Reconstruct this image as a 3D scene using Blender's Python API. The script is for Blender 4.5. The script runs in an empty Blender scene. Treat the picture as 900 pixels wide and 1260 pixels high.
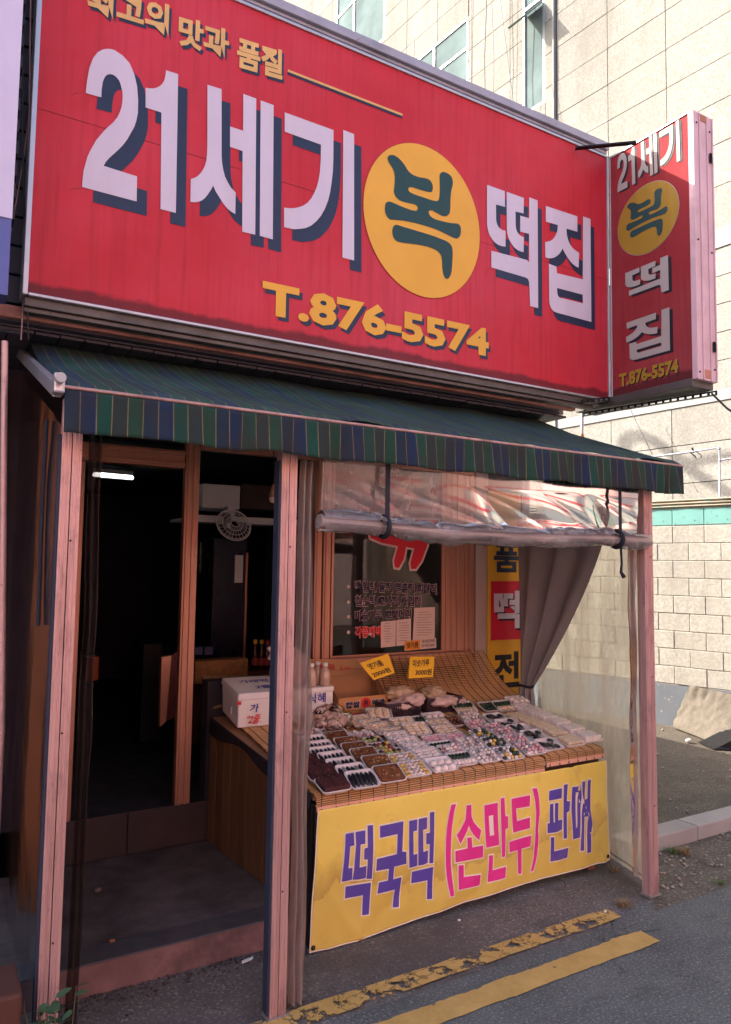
import bpy, bmesh, math, random
from mathutils import Vector, Matrix, noise
from mathutils.geometry import tessellate_polygon
rnd = random.Random(7)
SC = bpy.context.scene
COL = SC.collection
R = math.radians

# ------------------------------------------------------------------ camera, world, sun, exposure
FWD = Vector((0.50832552, 0.85804355, 0.07325591))
RGT = Vector((0.8597153, -0.51056421, 0.01462141))
UPV = Vector((-0.04994766, -0.05554679, 0.99720599))
EYE = Vector((0, 0, 1.65))
FPX = 910.0
cd = bpy.data.cameras.new('camera')
cam = bpy.data.objects.new('camera', cd)
COL.objects.link(cam)
M = Matrix((RGT, UPV, -FWD)).transposed().to_4x4()
M.translation = EYE
cam.matrix_world = M
cd.sensor_fit = 'VERTICAL'
cd.sensor_height = 36
cd.lens = FPX / 1260 * 36
cd.clip_end = 400
cd.clip_start = 0.05
SC.camera = cam

SUN_DIR = Vector((0.9, -1.0, -0.91)).normalized()      # the way the light travels
sun_el = math.asin(-SUN_DIR.z)
to_sun = -SUN_DIR
W = bpy.data.worlds.new('World')
SC.world = W
W.use_nodes = True
wn = W.node_tree
bg = wn.nodes['Background']
sky = wn.nodes.new('ShaderNodeTexSky')
sky.sky_type = 'NISHITA'
sky.sun_disc = False
sky.sun_elevation = sun_el
sky.sun_rotation = math.atan2(to_sun.x, to_sun.y)
sky.air_density = 1.0
sky.dust_density = 3.0
sky.ozone_density = 1.0
wn.links.new(sky.outputs[0], bg.inputs[0])
bg.inputs[1].default_value = 0.15
sl = bpy.data.lights.new('sun', 'SUN')
sl.energy = 3.2
sl.angle = R(0.5)
sl.color = (1.0, 0.93, 0.82)
so = bpy.data.objects.new('sun', sl)
COL.objects.link(so)
so.rotation_euler = SUN_DIR.to_track_quat('-Z', 'Y').to_euler()
SC.view_settings.view_transform = 'Standard'
SC.view_settings.look = 'None'
SC.view_settings.exposure = 1.95
SC.view_settings.gamma = 1.0
SC.cycles.max_bounces = 10
SC.cycles.diffuse_bounces = 5
SC.cycles.transparent_max_bounces = 24
SC.cycles.glossy_bounces = 4
SC.cycles.use_denoising = True
SC.cycles.sample_clamp_indirect = 6.0

# ------------------------------------------------------------------ helpers
def ray(px, py):
    return FWD * FPX + RGT * (px - 450) - UPV * (py - 630)

def at(px, py, ax, v):
    """point of the world plane axis=v seen at a place in the photograph (900x1260)"""
    d = ray(px, py)
    return EYE + d * ((v - EYE[ax]) / d[ax])

def at_plane(px, py, P, n):
    d = ray(px, py)
    return EYE + d * ((P - EYE).dot(n) / d.dot(n))

def tag(o, label=None, cat=None, group=None, kind=None):
    if label: o['label'] = label
    if cat: o['category'] = cat
    if group: o['group'] = group
    if kind: o['kind'] = kind
    return o

def empty(name, loc=(0, 0, 0), rz=0.0):
    o = bpy.data.objects.new(name, None)
    o.empty_display_size = 0.1
    COL.objects.link(o)
    o.location = loc
    o.rotation_euler = (0, 0, rz)
    return o

def thing(name, label, cat, loc=(0, 0, 0), rz=0.0, group=None):
    return tag(empty(name, loc, rz), label, cat, group)

def copy_tree(o, parent=None):
    c = o.copy()
    COL.objects.link(c)
    c.parent = parent
    for ch in list(o.children):
        copy_tree(ch, c)
    return c

class MB:
    """collects shapes, then links them as one mesh object"""
    def __init__(s):
        s.v = []; s.f = []; s.sm = []; s.mi = []
    def add(s, vs, fs, smooth=False, mi=0):
        b = len(s.v)
        s.v += [tuple(p) for p in vs]
        for f in fs:
            s.f.append(tuple(b + i for i in f)); s.sm.append(smooth); s.mi.append(mi)
        return s
    def box(s, x0, x1, y0, y1, z0, z1, mi=0, M=None):
        vs = [Vector((x, y, z)) for z in (z0, z1) for y in (y0, y1) for x in (x0, x1)]
        if M is not None: vs = [M @ p for p in vs]
        return s.add(vs, [(0, 2, 3, 1), (4, 5, 7, 6), (0, 1, 5, 4), (1, 3, 7, 5), (3, 2, 6, 7), (2, 0, 4, 6)], mi=mi)
    def hexa(s, a, b, mi=0):
        """solid between two quads a and b (4 points each, same order)"""
        return s.add(list(a) + list(b), [(3, 2, 1, 0), (4, 5, 6, 7), (0, 1, 5, 4), (1, 2, 6, 5), (2, 3, 7, 6), (3, 0, 4, 7)], mi=mi)
    def tube(s, pts, r, n=8, mi=0, caps=True, smooth=True):
        pts = [Vector(p) for p in pts]
        rs = r if isinstance(r, (list, tuple)) else [r] * len(pts)
        rings = []
        up = None
        for i, p in enumerate(pts):
            t = (pts[min(i + 1, len(pts) - 1)] - pts[max(i - 1, 0)]).normalized()
            if up is None:
                up = Vector((0, 0, 1)) if abs(t.z) < 0.9 else Vector((1, 0, 0))
            a = t.cross(up).normalized(); b = t.cross(a).normalized()
            up = -b if b.dot(up) < 0 else b
            b = t.cross(a).normalized()
            rings.append([p + a * math.cos(2 * math.pi * k / n) * rs[i] + b * math.sin(2 * math.pi * k / n) * rs[i] for k in range(n)])
        vs = [q for rg in rings for q in rg]
        fs = []
        for i in range(len(pts) - 1):
            for k in range(n):
                k2 = (k + 1) % n
                fs.append((i * n + k, i * n + k2, (i + 1) * n + k2, (i + 1) * n + k))
        s.add(vs, fs, smooth, mi)
        if caps:
            s.add(rings[0], [tuple(range(n))], False, mi)
            s.add(rings[-1], [tuple(reversed(range(n)))], False, mi)
        return s
    def grid(s, fn, nu, nv, smooth=True, mi=0):
        vs = [fn(i / nu, j / nv) for j in range(nv + 1) for i in range(nu + 1)]
        fs = [(j * (nu + 1) + i, j * (nu + 1) + i + 1, (j + 1) * (nu + 1) + i + 1, (j + 1) * (nu + 1) + i) for j in range(nv) for i in range(nu)]
        return s.add(vs, fs, smooth, mi)
    def lathe(s, prof, n=16, c=(0, 0, 0), M=None, mi=0, smooth=True):
        c = Vector(c)
        vs = [Vector((r * math.cos(2 * math.pi * k / n), r * math.sin(2 * math.pi * k / n), z)) for r, z in prof for k in range(n)]
        vs = [(M @ p if M is not None else p) + c for p in vs]
        fs = []
        for i in range(len(prof) - 1):
            for k in range(n):
                k2 = (k + 1) % n
                fs.append((i * n + k, i * n + k2, (i + 1) * n + k2, (i + 1) * n + k))
        return s.add(vs, fs, smooth, mi)
    def ball(s, c, r, M=None, nu=8, nv=6, mi=0, jit=0.0):
        c = Vector(c)
        rr = r if isinstance(r, (tuple, list)) else (r, r, r)
        vs = []
        for j in range(nv + 1):
            t = math.pi * j / nv
            for k in range(nu):
                p = 2 * math.pi * k / nu
                q = Vector((math.sin(t) * math.cos(p) * rr[0], math.sin(t) * math.sin(p) * rr[1], math.cos(t) * rr[2]))
                if jit: q *= 1 + jit * noise.noise((q + c) * 30)
                if M is not None: q = M @ q
                vs.append(q + c)
        fs = []
        for j in range(nv):
            for k in range(nu):
                k2 = (k + 1) % nu
                fs.append((j * nu + k, (j + 1) * nu + k, (j + 1) * nu + k2, j * nu + k2))
        return s.add(vs, fs, True, mi)
    def build(s, name, mats, parent=None, bevel=0.0, solid=0.0, subsurf=0, weld=False):
        me = bpy.data.meshes.new(name)
        me.from_pydata(s.v, [], s.f)
        me.polygons.foreach_set('use_smooth', s.sm)
        me.polygons.foreach_set('material_index', s.mi)
        for m in (mats if isinstance(mats, (list, tuple)) else [mats]):
            me.materials.append(m)
        if weld:
            bm = bmesh.new(); bm.from_mesh(me)
            bmesh.ops.remove_doubles(bm, verts=bm.verts, dist=1e-5)
            bm.to_mesh(me); bm.free()
        me.update()
        o = bpy.data.objects.new(name, me)
        COL.objects.link(o)
        if parent is not None:
            o.parent = parent
        if solid:
            m = o.modifiers.new('t', 'SOLIDIFY'); m.thickness = solid; m.offset = 0
        if bevel:
            m = o.modifiers.new('b', 'BEVEL'); m.width = bevel; m.segments = 2; m.limit_method = 'ANGLE'; m.angle_limit = R(40)
        if subsurf:
            m = o.modifiers.new('s', 'SUBSURF'); m.levels = subsurf; m.render_levels = subsurf
        return o

def boxobj(name, x0, x1, y0, y1, z0, z1, mat, parent=None, bevel=0.0):
    return MB().box(x0, x1, y0, y1, z0, z1).build(name, mat, parent, bevel)

# ---- materials
MATS = {}
class NT:
    def __init__(s, name):
        s.m = bpy.data.materials.new(name); s.m.use_nodes = True
        s.t = s.m.node_tree; s.n = s.t.nodes
        s.b = s.n['Principled BSDF']; s.out = s.n['Material Output']
        s.tc = s.n.new('ShaderNodeTexCoord')
    def new(s, t, **k):
        n = s.n.new(t)
        for a, b in k.items(): setattr(n, a, b)
        return n
    def link(s, a, b): s.t.links.new(a, b)
    def noise(s, scale, detail=4, rough=0.55, stretch=None, coord='Object', dist=0.0):
        n = s.new('ShaderNodeTexNoise')
        n.inputs['Scale'].default_value = scale; n.inputs['Detail'].default_value = detail
        n.inputs['Roughness'].default_value = rough; n.inputs['Distortion'].default_value = dist
        if coord == 'World':
            g = s.new('ShaderNodeNewGeometry'); mp = s.new('ShaderNodeMapping'); mp.inputs['Scale'].default_value = stretch or (1, 1, 1)
            s.link(g.outputs['Position'], mp.inputs[0]); s.link(mp.outputs[0], n.inputs[0])
        elif stretch:
            mp = s.new('ShaderNodeMapping'); mp.inputs['Scale'].default_value = stretch
            s.link(s.tc.outputs[coord], mp.inputs[0]); s.link(mp.outputs[0], n.inputs[0])
        else:
            s.link(s.tc.outputs[coord], n.inputs[0])
        return n.outputs['Fac']
    def ramp(s, fac, stops, interp='LINEAR'):
        r = s.new('ShaderNodeValToRGB'); r.color_ramp.interpolation = interp
        e = r.color_ramp.elements
        while len(e) > 1: e.remove(e[-1])
        e[0].position = stops[0][0]; c = stops[0][1]; e[0].color = (*c, 1) if len(c) == 3 else c
        for p, c in stops[1:]:
            q = e.new(p); q.color = (*c, 1) if len(c) == 3 else c
        s.link(fac, r.inputs[0])
        return r.outputs[0]
    def mix(s, fac, a, b, mode='MIX'):
        m = s.new('ShaderNodeMix', data_type='RGBA', blend_type=mode)
        for i, v in ((0, fac), (6, a), (7, b)):
            if isinstance(v, (int, float)): m.inputs[i].default_value = v
            elif isinstance(v, tuple): m.inputs[i].default_value = (*v, 1)
            else: s.link(v, m.inputs[i])
        return m.outputs[2]
    def math(s, op, a, b=None, c=None):
        m = s.new('ShaderNodeMath', operation=op)
        for i, v in enumerate((a, b, c)):
            if v is None: continue
            if isinstance(v, (int, float)): m.inputs[i].default_value = v
            else: s.link(v, m.inputs[i])
        return m.outputs[0]
    def bump(s, h, strength=0.3, dist=0.01):
        b = s.new('ShaderNodeBump'); b.inputs['Strength'].default_value = strength; b.inputs['Distance'].default_value = dist
        s.link(h, b.inputs['Height']); s.link(b.outputs[0], s.b.inputs['Normal'])
    def col(s, c):
        if isinstance(c, tuple): s.b.inputs['Base Color'].default_value = (*c, 1)
        else: s.link(c, s.b.inputs['Base Color'])
    def set(s, **k):
        for a, v in k.items():
            i = s.b.inputs[a.replace('_', ' ')]
            if isinstance(v, (int, float, tuple)): i.default_value = v
            else: s.link(v, i)
    def sep(s, coord='Object'):
        x = s.new('ShaderNodeSeparateXYZ'); s.link(s.tc.outputs[coord], x.inputs[0]); return x.outputs

def mat(name, col, rough=0.6, metal=0.0, var=0.12, scale=6.0, bump=0.0, bscale=60.0, dirt=None, dscale=3.0, damt=0.45, stretch=None, spec=0.25, coat=0.0):
    """a coloured surface with uneven tone, optional patches of dirt and fine relief"""
    if name in MATS: return MATS[name]
    t = NT(name)
    lo = tuple(c * (1 - var) for c in col); hi = tuple(min(1, c * (1 + var)) for c in col)
    c = t.ramp(t.noise(scale, 5, 0.6, stretch), [(0.3, lo), (0.7, hi)])
    if dirt:
        k = t.ramp(t.noise(dscale, 8, 0.7, stretch), [(0.5, (0, 0, 0)), (0.72, (damt,) * 3)])
        c = t.mix(k, c, dirt)
    t.col(c)
    rr = t.ramp(t.noise(scale * 2.3, 4, 0.6), [(0.3, (max(0.02, rough - 0.08),) * 3), (0.7, (min(1, rough + 0.08),) * 3)])
    t.set(Roughness=rr, Metallic=metal, Specular_IOR_Level=spec, Coat_Weight=coat)
    if bump: t.bump(t.noise(bscale, 6, 0.65), bump, 0.01)
    MATS[name] = t.m
    return t.m

def finish(t, name):
    MATS[name] = t.m
    return t.m
# pinkish anodised aluminium of the stall frame
def metal_frame(name, a, b, dirt, rough=0.42, metal=0.35, k=1.0):
    t = NT(name)
    c = t.ramp(t.noise(3.0, 6, 0.6, (12, 12, 0.6)), [(0.3, a), (0.7, b)])
    c = t.mix(t.ramp(t.noise(5, 8, 0.75, (2, 2, 0.5)), [(0.52, (0, 0, 0)), (0.75, (0.55 * k,) * 3)]), c, dirt)
    c = t.mix(t.ramp(t.noise(70, 3, 0.6), [(0.68, (0, 0, 0)), (0.74, (0.4 * k,) * 3)]), c, dirt)
    t.col(c); t.set(Metallic=metal, Roughness=t.ramp(t.noise(9, 5, 0.7, (6, 6, 0.8)), [(0.3, (rough - .04,) * 3), (0.7, (rough + .06,) * 3)]))
    t.bump(t.noise(25, 3, 0.5, (1, 1, 0.05)), 0.03, 0.002)
    return finish(t, name)
M_POST = metal_frame('aged_pink_aluminium', (0.42, 0.24, 0.225), (0.64, 0.39, 0.365), (0.17, 0.09, 0.085), .42, .35, 2.0)
M_DOOR = metal_frame('copper_brown_aluminium', (0.40, 0.18, 0.12), (0.45, 0.205, 0.138), (0.12, 0.05, 0.035), 0.36, 0.35, .3)
M_SEAL = mat('dark_blue_rubber', (0.03, 0.035, 0.06), 0.6)
M_SIDEMETAL = mat('pink_painted_sheet', (0.62, 0.42, 0.46), 0.5, 0.1, var=0.06, scale=2, dirt=(0.2, 0.1, 0.08), dscale=2.2, damt=0.35)
M_CORNICE = mat('grey_cornice_metal', (0.33, 0.32, 0.36), 0.45, 0.25, var=0.1, dirt=(0.15, 0.13, 0.14), dscale=4)
M_BEAM = mat('rusty_pink_beam', (0.40, 0.19, 0.16), 0.6, 0.0, var=0.25, scale=9, dirt=(0.08, 0.04, 0.035), dscale=6, damt=0.8, stretch=(0.5, 2, 2))
M_TRAYMETAL = mat('dull_dark_sign_tray', (0.11, 0.10, 0.095), 0.5, 0.4, var=0.25, dirt=(0.04, 0.03, 0.03))
M_SOFFIT = mat('dark_soffit_panel', (0.055, 0.055, 0.075), 0.5, 0.0, var=0.25, dirt=(0.02, 0.02, 0.025))
M_BLACKMETAL = mat('black_slotted_steel', (0.02, 0.02, 0.022), 0.45, 0.5)
M_CONC = mat('stained_step_concrete', (0.12, 0.093, 0.088), 0.85, var=0.45, scale=5, bump=0.35, bscale=70, dirt=(0.06, 0.04, 0.04), dscale=3.2, damt=0.8)
M_STEPFACE = mat('reddish_step_stone', (0.19, 0.10, 0.095), 0.7, var=0.22, scale=9, bump=0.3, bscale=50, dirt=(0.05, 0.03, 0.03), dscale=3.5, damt=0.85)
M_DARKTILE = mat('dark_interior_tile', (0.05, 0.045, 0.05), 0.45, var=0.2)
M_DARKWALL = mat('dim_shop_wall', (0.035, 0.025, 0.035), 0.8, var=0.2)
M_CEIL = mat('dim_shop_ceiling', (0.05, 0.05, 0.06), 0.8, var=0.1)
M_WHITE = mat('white_plastic', (0.75, 0.73, 0.72), 0.45, var=0.04)
M_FOAM = mat('white_foam_box', (0.80, 0.74, 0.72), 0.75, var=0.04, bump=0.25, bscale=220, dirt=(0.5, 0.42, 0.4), damt=0.25)
M_CARD = mat('brown_cardboard', (0.42, 0.21, 0.10), 0.85, var=0.1, scale=4, bump=0.1, bscale=120)
M_CARDIN = mat('brown_cardboard_inside', (0.36, 0.18, 0.09), 0.9, var=0.12)
M_YCARD = mat('yellow_price_card', (0.85, 0.47, 0.03), 0.7, var=0.06)
M_INK = mat('black_ink', (0.015, 0.013, 0.02), 0.6, var=0.1)
M_BLUEINK = mat('blue_marker', (0.03, 0.035, 0.30), 0.6, var=0.1)
M_REDINK = mat('red_marker', (0.62, 0.03, 0.04), 0.6, var=0.1)
M_NAVY = mat('navy_print', (0.020, 0.032, 0.068), 0.45, var=0.1)
M_PALE = mat('white_print', (0.55, 0.50, 0.60), 0.45, var=0.04, scale=3, dirt=(0.52, 0.45, 0.47), dscale=2.5, damt=0.5, stretch=(3, 1, 0.6))
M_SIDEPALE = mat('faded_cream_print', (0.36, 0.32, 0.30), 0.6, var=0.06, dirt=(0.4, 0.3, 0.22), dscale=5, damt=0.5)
M_GOLD = mat('yellow_orange_print', (0.68, 0.36, 0.045), 0.45, var=0.07, scale=2)
M_TEALINK = mat('dark_teal_print', (0.016, 0.055, 0.055), 0.45, var=0.08)
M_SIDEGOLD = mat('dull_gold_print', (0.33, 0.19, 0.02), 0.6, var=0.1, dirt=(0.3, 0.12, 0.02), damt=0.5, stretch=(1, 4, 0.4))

def sign_red(name, c0, c1, ro=0.45, sp=0.22):
    t = NT(name)
    s = t.sep()
    c = t.ramp(t.noise(1.6, 4, 0.6), [(0.3, c0), (0.7, c1)])
    c = t.mix(t.ramp(t.noise(.9, 5, .6), [(.42, (0, 0, 0)), (.7, (.5,) * 3)]), c, (min(1, c1[0] * 1.02), c1[1] * 2.6, c1[2] * 2.6))
    # rain streaks running down, soot gathered at the bottom lip
    st = t.ramp(t.noise(4, 5, 0.6, (9, 9, 0.35)), [(0.48, (0, 0, 0)), (0.8, (0.5,) * 3)])
    c = t.mix(st, c, (c0[0] * .55, c0[1] * .6, c0[2] * .6))
    edge = t.math('SUBTRACT', s[2], t.math('MULTIPLY', t.noise(7, 6, 0.65), 0.07))
    soot = t.ramp(edge, [(-0.035, (0.75,) * 3), (0.02, (0, 0, 0))])
    c = t.mix(soot, c, (0.05, 0.012, 0.015))
    t.col(c); t.set(Roughness=t.ramp(t.noise(12, 5, 0.7), [(0.3, (ro,) * 3), (0.7, (ro + .17,) * 3)]), Specular_IOR_Level=sp)
    t.bump(t.noise(1.4, 3, 0.5), 0.12, 0.03)
    return finish(t, name)
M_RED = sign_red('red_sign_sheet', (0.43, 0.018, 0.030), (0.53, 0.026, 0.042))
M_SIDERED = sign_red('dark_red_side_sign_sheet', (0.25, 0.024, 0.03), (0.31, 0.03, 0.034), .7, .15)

def awning_mat(name, fade, dk=.8):
    t = NT(name); s = t.sep()
    u = t.math('DIVIDE', s[0], 0.050)
    k = t.math('FRACT', t.math('DIVIDE', t.math('FLOOR', u), 5.0))
    c = t.ramp(k, [(0.0, (0.008, 0.018, 0.062)), (0.1, (0.009, 0.050, 0.036)), (0.3, (0.022, 0.028, 0.028)), (0.5, (0.014, 0.045, 0.028)), (0.7, (0.012, 0.02, 0.042))], 'CONSTANT')
    if fade > 0: c = t.mix(t.ramp(t.noise(3, 6, .65), [(.3, (fade * .4,) * 3), (.7, (fade,) * 3)]), c, (0.065, 0.125, 0.115))
    fr = t.math('ABSOLUTE', t.math('SUBTRACT', t.math('FRACT', u), 0.5))
    ln = t.ramp(fr, [(0.0, (0, 0, 0)), (0.462, (0, 0, 0)), (0.475, (0.8,) * 3)])
    c = t.mix(ln, c, (0.20, 0.16, 0.08))
    c = t.mix(t.ramp(t.noise(5, 8, 0.7, (1, 1, .6)), [(0.40, (0, 0, 0)), (0.68, (dk,) * 3)]), c, (0.035, 0.03, 0.026))
    t.col(c); t.set(Roughness=0.8, Specular_IOR_Level=.06)
    t.bump(t.noise(400, 2, .5), 0.1, 0.001)
    return finish(t, name)
M_AWN = awning_mat('striped_awning_cloth', 0.16)
M_AWNTOP = awning_mat('sun_faded_awning_cloth', 0.5, .45)

def film_mat(name, tint, haze, rough=0.06, hazecol=(0.7, 0.62, 0.58), bump=0.0, ior=1.5):
    t = NT(name)
    tr = t.new('ShaderNodeBsdfTransparent'); tr.inputs[0].default_value = (*tint, 1)
    gl = t.new('ShaderNodeBsdfGlossy'); gl.inputs['Roughness'].default_value = rough
    df = t.new('ShaderNodeBsdfDiffuse'); df.inputs[0].default_value = (*hazecol, 1)
    tl = t.new('ShaderNodeBsdfTranslucent'); tl.inputs[0].default_value = (*hazecol, 1)
    fr = t.new('ShaderNodeFresnel'); fr.inputs[0].default_value = ior
    bp = t.new('ShaderNodeBump'); bp.inputs['Strength'].default_value = bump; bp.inputs['Distance'].default_value = 0.02
    t.link(t.noise(5, 3, 0.5, (1, 1, .6), dist=.6), bp.inputs['Height'])
    for q in (gl, fr): t.link(bp.outputs[0], q.inputs['Normal'])
    m0 = t.new('ShaderNodeMixShader'); m0.inputs[0].default_value = 0.4
    t.link(df.outputs[0], m0.inputs[1]); t.link(tl.outputs[0], m0.inputs[2])
    m1 = t.new('ShaderNodeMixShader'); t.link(tr.outputs[0], m1.inputs[1]); t.link(m0.outputs[0], m1.inputs[2])
    hz = t.ramp(t.noise(4, 7, 0.7, (1, 1, 0.35)), [(0.3, (haze * .6,) * 3), (0.75, (min(1, haze * 1.7),) * 3)])
    t.link(hz, m1.inputs[0])
    m2 = t.new('ShaderNodeMixShader'); t.link(fr.outputs[0], m2.inputs[0]); t.link(m1.outputs[0], m2.inputs[1]); t.link(gl.outputs[0], m2.inputs[2])
    t.link(m2.outputs[0], t.out.inputs[0])
    return finish(t, name)
M_FILM = film_mat('clear_plastic_film', (0.93, 0.9, 0.86), 0.30, 0.10, (0.70, 0.58, 0.55), ior=1.44, bump=.03)
M_FILMROLL = film_mat('rolled_plastic_film', (0.8, 0.76, 0.74), 0.30, 0.10, (0.60, 0.51, 0.49), ior=1.6, bump=.9)
M_FILMSIDE = film_mat('yellowed_plastic_film', (0.95, 0.93, 0.84), 0.60, 0.2, (0.80, 0.75, 0.58), bump=0, ior=1.04)
M_FILMDARK = film_mat('dusty_dark_plastic_film', (0.42, 0.37, 0.36), 0.42, 0.15, (0.075, 0.055, 0.052), bump=.2, ior=1.25)
M_FILMLEFT = film_mat('dusty_brown_plastic_film', (0.55, 0.5, 0.47), 0.42, 0.15, (0.20, 0.13, 0.10), bump=.2, ior=1.25)
M_FILMBUNCH = film_mat('bunched_plastic_film', (0.7, 0.62, 0.58), 0.55, 0.12, (0.55, 0.42, 0.38), bump=.4)
M_WRAP = film_mat('cling_wrap', (0.985, 0.98, 0.975), 0.004, 0.15, ior=1.07, bump=.1)
M_BAG = film_mat('plastic_bag', (0.9, 0.86, 0.84), 0.12, 0.12, (0.75, 0.6, 0.55), bump=.4, ior=1.25)
M_GLASS = film_mat('window_glass', (0.72, 0.74, 0.74), 0.01, 0.01, ior=1.38)
M_GREENGLASS = mat('blue_green_window_glass', (0.15, 0.195, 0.195), 0.5, 0.0, var=0.35, scale=0.7, spec=0.0)

def wood_mat(name, a, b, rough=0.6, axis=(14, 14, 0.8)):
    t = NT(name)
    c = t.ramp(t.noise(3, 8, 0.7, axis, dist=.6), [(0.25, a), (0.75, b)])
    oi = t.new('ShaderNodeObjectInfo')
    c = t.mix(t.math('MULTIPLY', oi.outputs['Random'], 0.45), c, tuple(x * .45 for x in a))
    t.col(c); t.set(Roughness=rough); t.bump(t.noise(30, 4, .6, (3, 3, .3)), .15, .002)
    return finish(t, name)
M_PLANK = wood_mat('worn_wood_plank', (0.10, 0.05, 0.025), (0.25, 0.13, 0.06), 0.45)
M_PLANKLIT = wood_mat('brown_partition_plank', (0.19, 0.10, 0.055), (0.36, 0.20, 0.11), 0.4)
M_PLANKDARK = wood_mat('dark_wood_board', (0.045, 0.022, 0.016), (0.10, 0.05, 0.03), 0.6)
M_BAMBOO = wood_mat('bamboo_slat', (0.42, 0.19, 0.075), (0.66, 0.36, 0.15), 0.5, (1.2, 30, 30))
M_BAMBOOIN = wood_mat('pale_bamboo_slat', (0.26, 0.14, 0.06), (0.42, 0.26, 0.11), 0.5, (1.2, 30, 30))

def tile_stone(name, a, b, speck):
    t = NT(name)
    c = t.ramp(t.noise(5, 4, .6, None, 'World'), [(.3, a), (.7, b)])
    c = t.mix(t.ramp(t.noise(28, 4, .75, None, 'World'), [(.42, (0.75,) * 3), (.62, (0, 0, 0))]), c, speck)
    oi = t.new('ShaderNodeObjectInfo')
    c = t.mix(t.math('MULTIPLY', oi.outputs['Random'], 0.35), c, speck)
    c = t.mix(t.ramp(t.noise(.9, 7, .7, (1, 1, .35), 'World'), [(.45, (0, 0, 0)), (.75, (.5,) * 3)]), c, tuple(x * .6 for x in speck))
    t.col(c); t.set(Roughness=.9, Specular_IOR_Level=.05); t.bump(t.noise(30, 4, .7, None, 'World'), .5, .01)
    return finish(t, name)
M_GRANITE = tile_stone('pale_granite_tile', (0.31, 0.30, 0.275), (0.375, 0.365, 0.335), (0.21, 0.195, 0.165))
M_TRIM = mat('smooth_pale_stone_band', (0.27, 0.27, 0.265), .7, var=.08, spec=.05, scale=3)
M_JOINT = mat('dark_tile_joint', (0.20, 0.18, 0.16), .9)
M_BLOCK = tile_stone('cream_painted_block', (0.40, 0.385, 0.335), (0.46, 0.445, 0.39), (0.30, 0.275, 0.23))
M_MORTAR = mat('grey_brown_mortar', (0.36, 0.34, 0.29), .95, bump=.3)
def chipped(name, c, under, th):
    t = NT(name)
    k = t.ramp(t.noise(16, 7, .75), [(th, (0, 0, 0)), (th + .03, (1,) * 3)])
    t.col(t.mix(k, t.ramp(t.noise(4), [(.3, c), (.7, tuple(x * 1.2 for x in c))]), under)); t.set(Roughness=.8); t.bump(k, .4, .01)
    return finish(t, name)
M_TEAL = chipped('turquoise_peeling_paint', (0.12, 0.29, 0.26), (0.07, 0.06, 0.05), .62)
M_COPING = chipped('rough_coping_with_turquoise', (0.24, 0.20, 0.145), (0.12, 0.26, 0.23), .55)
M_GREYBAND = chipped('grey_peeling_base_paint', (0.11, 0.12, 0.135), (0.32, 0.28, 0.22), .60)

def ground_mat(name, stops, scale, bump=.5, bs=120, patch=None, rough=.9):
    t = NT(name)
    c = t.ramp(t.noise(scale, 9, .72), stops)
    c = t.mix(t.ramp(t.noise(bs, 3, .7), [(.54, (0, 0, 0)), (.68, (.7,) * 3)]), c, tuple(min(1, x * 2.4) for x in stops[-1][1]))
    c = t.mix(t.ramp(t.noise(bs * .8, 3, .7, (1.1, 1, 1)), [(.30, (.7,) * 3), (.45, (0, 0, 0))]), c, tuple(x * .35 for x in stops[0][1]))
    vo = t.new('ShaderNodeTexVoronoi', feature='DISTANCE_TO_EDGE'); vo.inputs['Scale'].default_value = 1.3
    nz = t.new('ShaderNodeTexNoise'); nz.inputs['Scale'].default_value = 5; nz.inputs['Detail'].default_value = 6; t.link(t.tc.outputs['Object'], nz.inputs[0])
    ma = t.new('ShaderNodeVectorMath', operation='MULTIPLY_ADD'); ma.inputs[1].default_value = (.45, .45, 0); t.link(nz.outputs['Color'], ma.inputs[0]); t.link(t.tc.outputs['Object'], ma.inputs[2])
    t.link(ma.outputs[0], vo.inputs[0])
    ck = t.ramp(vo.outputs['Distance'], [(.003, (.75,) * 3), (.009, (0, 0, 0))])
    ck = t.math('MULTIPLY', ck, t.ramp(t.noise(1.1, 4, .6), [(.5, (0, 0, 0)), (.58, (1,) * 3)]))
    c = t.mix(ck, c, tuple(x * .25 for x in stops[0][1]))
    c = t.mix(t.ramp(t.noise(2.2, 6, .7, (.5, 1.6, 1)), [(.55, (0, 0, 0)), (.7, (.45,) * 3)]), c, tuple(x * .5 for x in stops[0][1]))
    if patch: c = t.mix(t.ramp(t.noise(1.7, 8, .65), [(.48, (0, 0, 0)), (.6, (.7,) * 3)]), c, patch)
    t.col(c); t.set(Roughness=rough, Specular_IOR_Level=.12); t.bump(t.noise(bs, 5, .7), bump, .01)
    return finish(t, name)
M_ASPHALT = ground_mat('grey_asphalt', [(.3, (.105, .108, .104)), (.7, (.165, .168, .162))], 3, .8, 90)
M_OLDROAD = ground_mat('old_pavement', [(.3, (.135, .116, .107)), (.7, (.21, .182, .166))], 4, .9, 75, (.115, .095, .088))
M_DIRT = ground_mat('packed_dirt', [(.3, (.085, .07, .054)), (.7, (.145, .12, .092))], 2.5, .9, 70, (.10, .085, .07))
M_GRAVEL = ground_mat('loose_gravel', [(.3, (.10, .085, .07)), (.7, (.17, .145, .12))], 6, 1.0, 60)
M_KERB = mat('pale_kerb_concrete', (.33, .30, .28), .85, var=.12, bump=.3, bscale=120, dirt=(.16, .14, .12))
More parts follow.
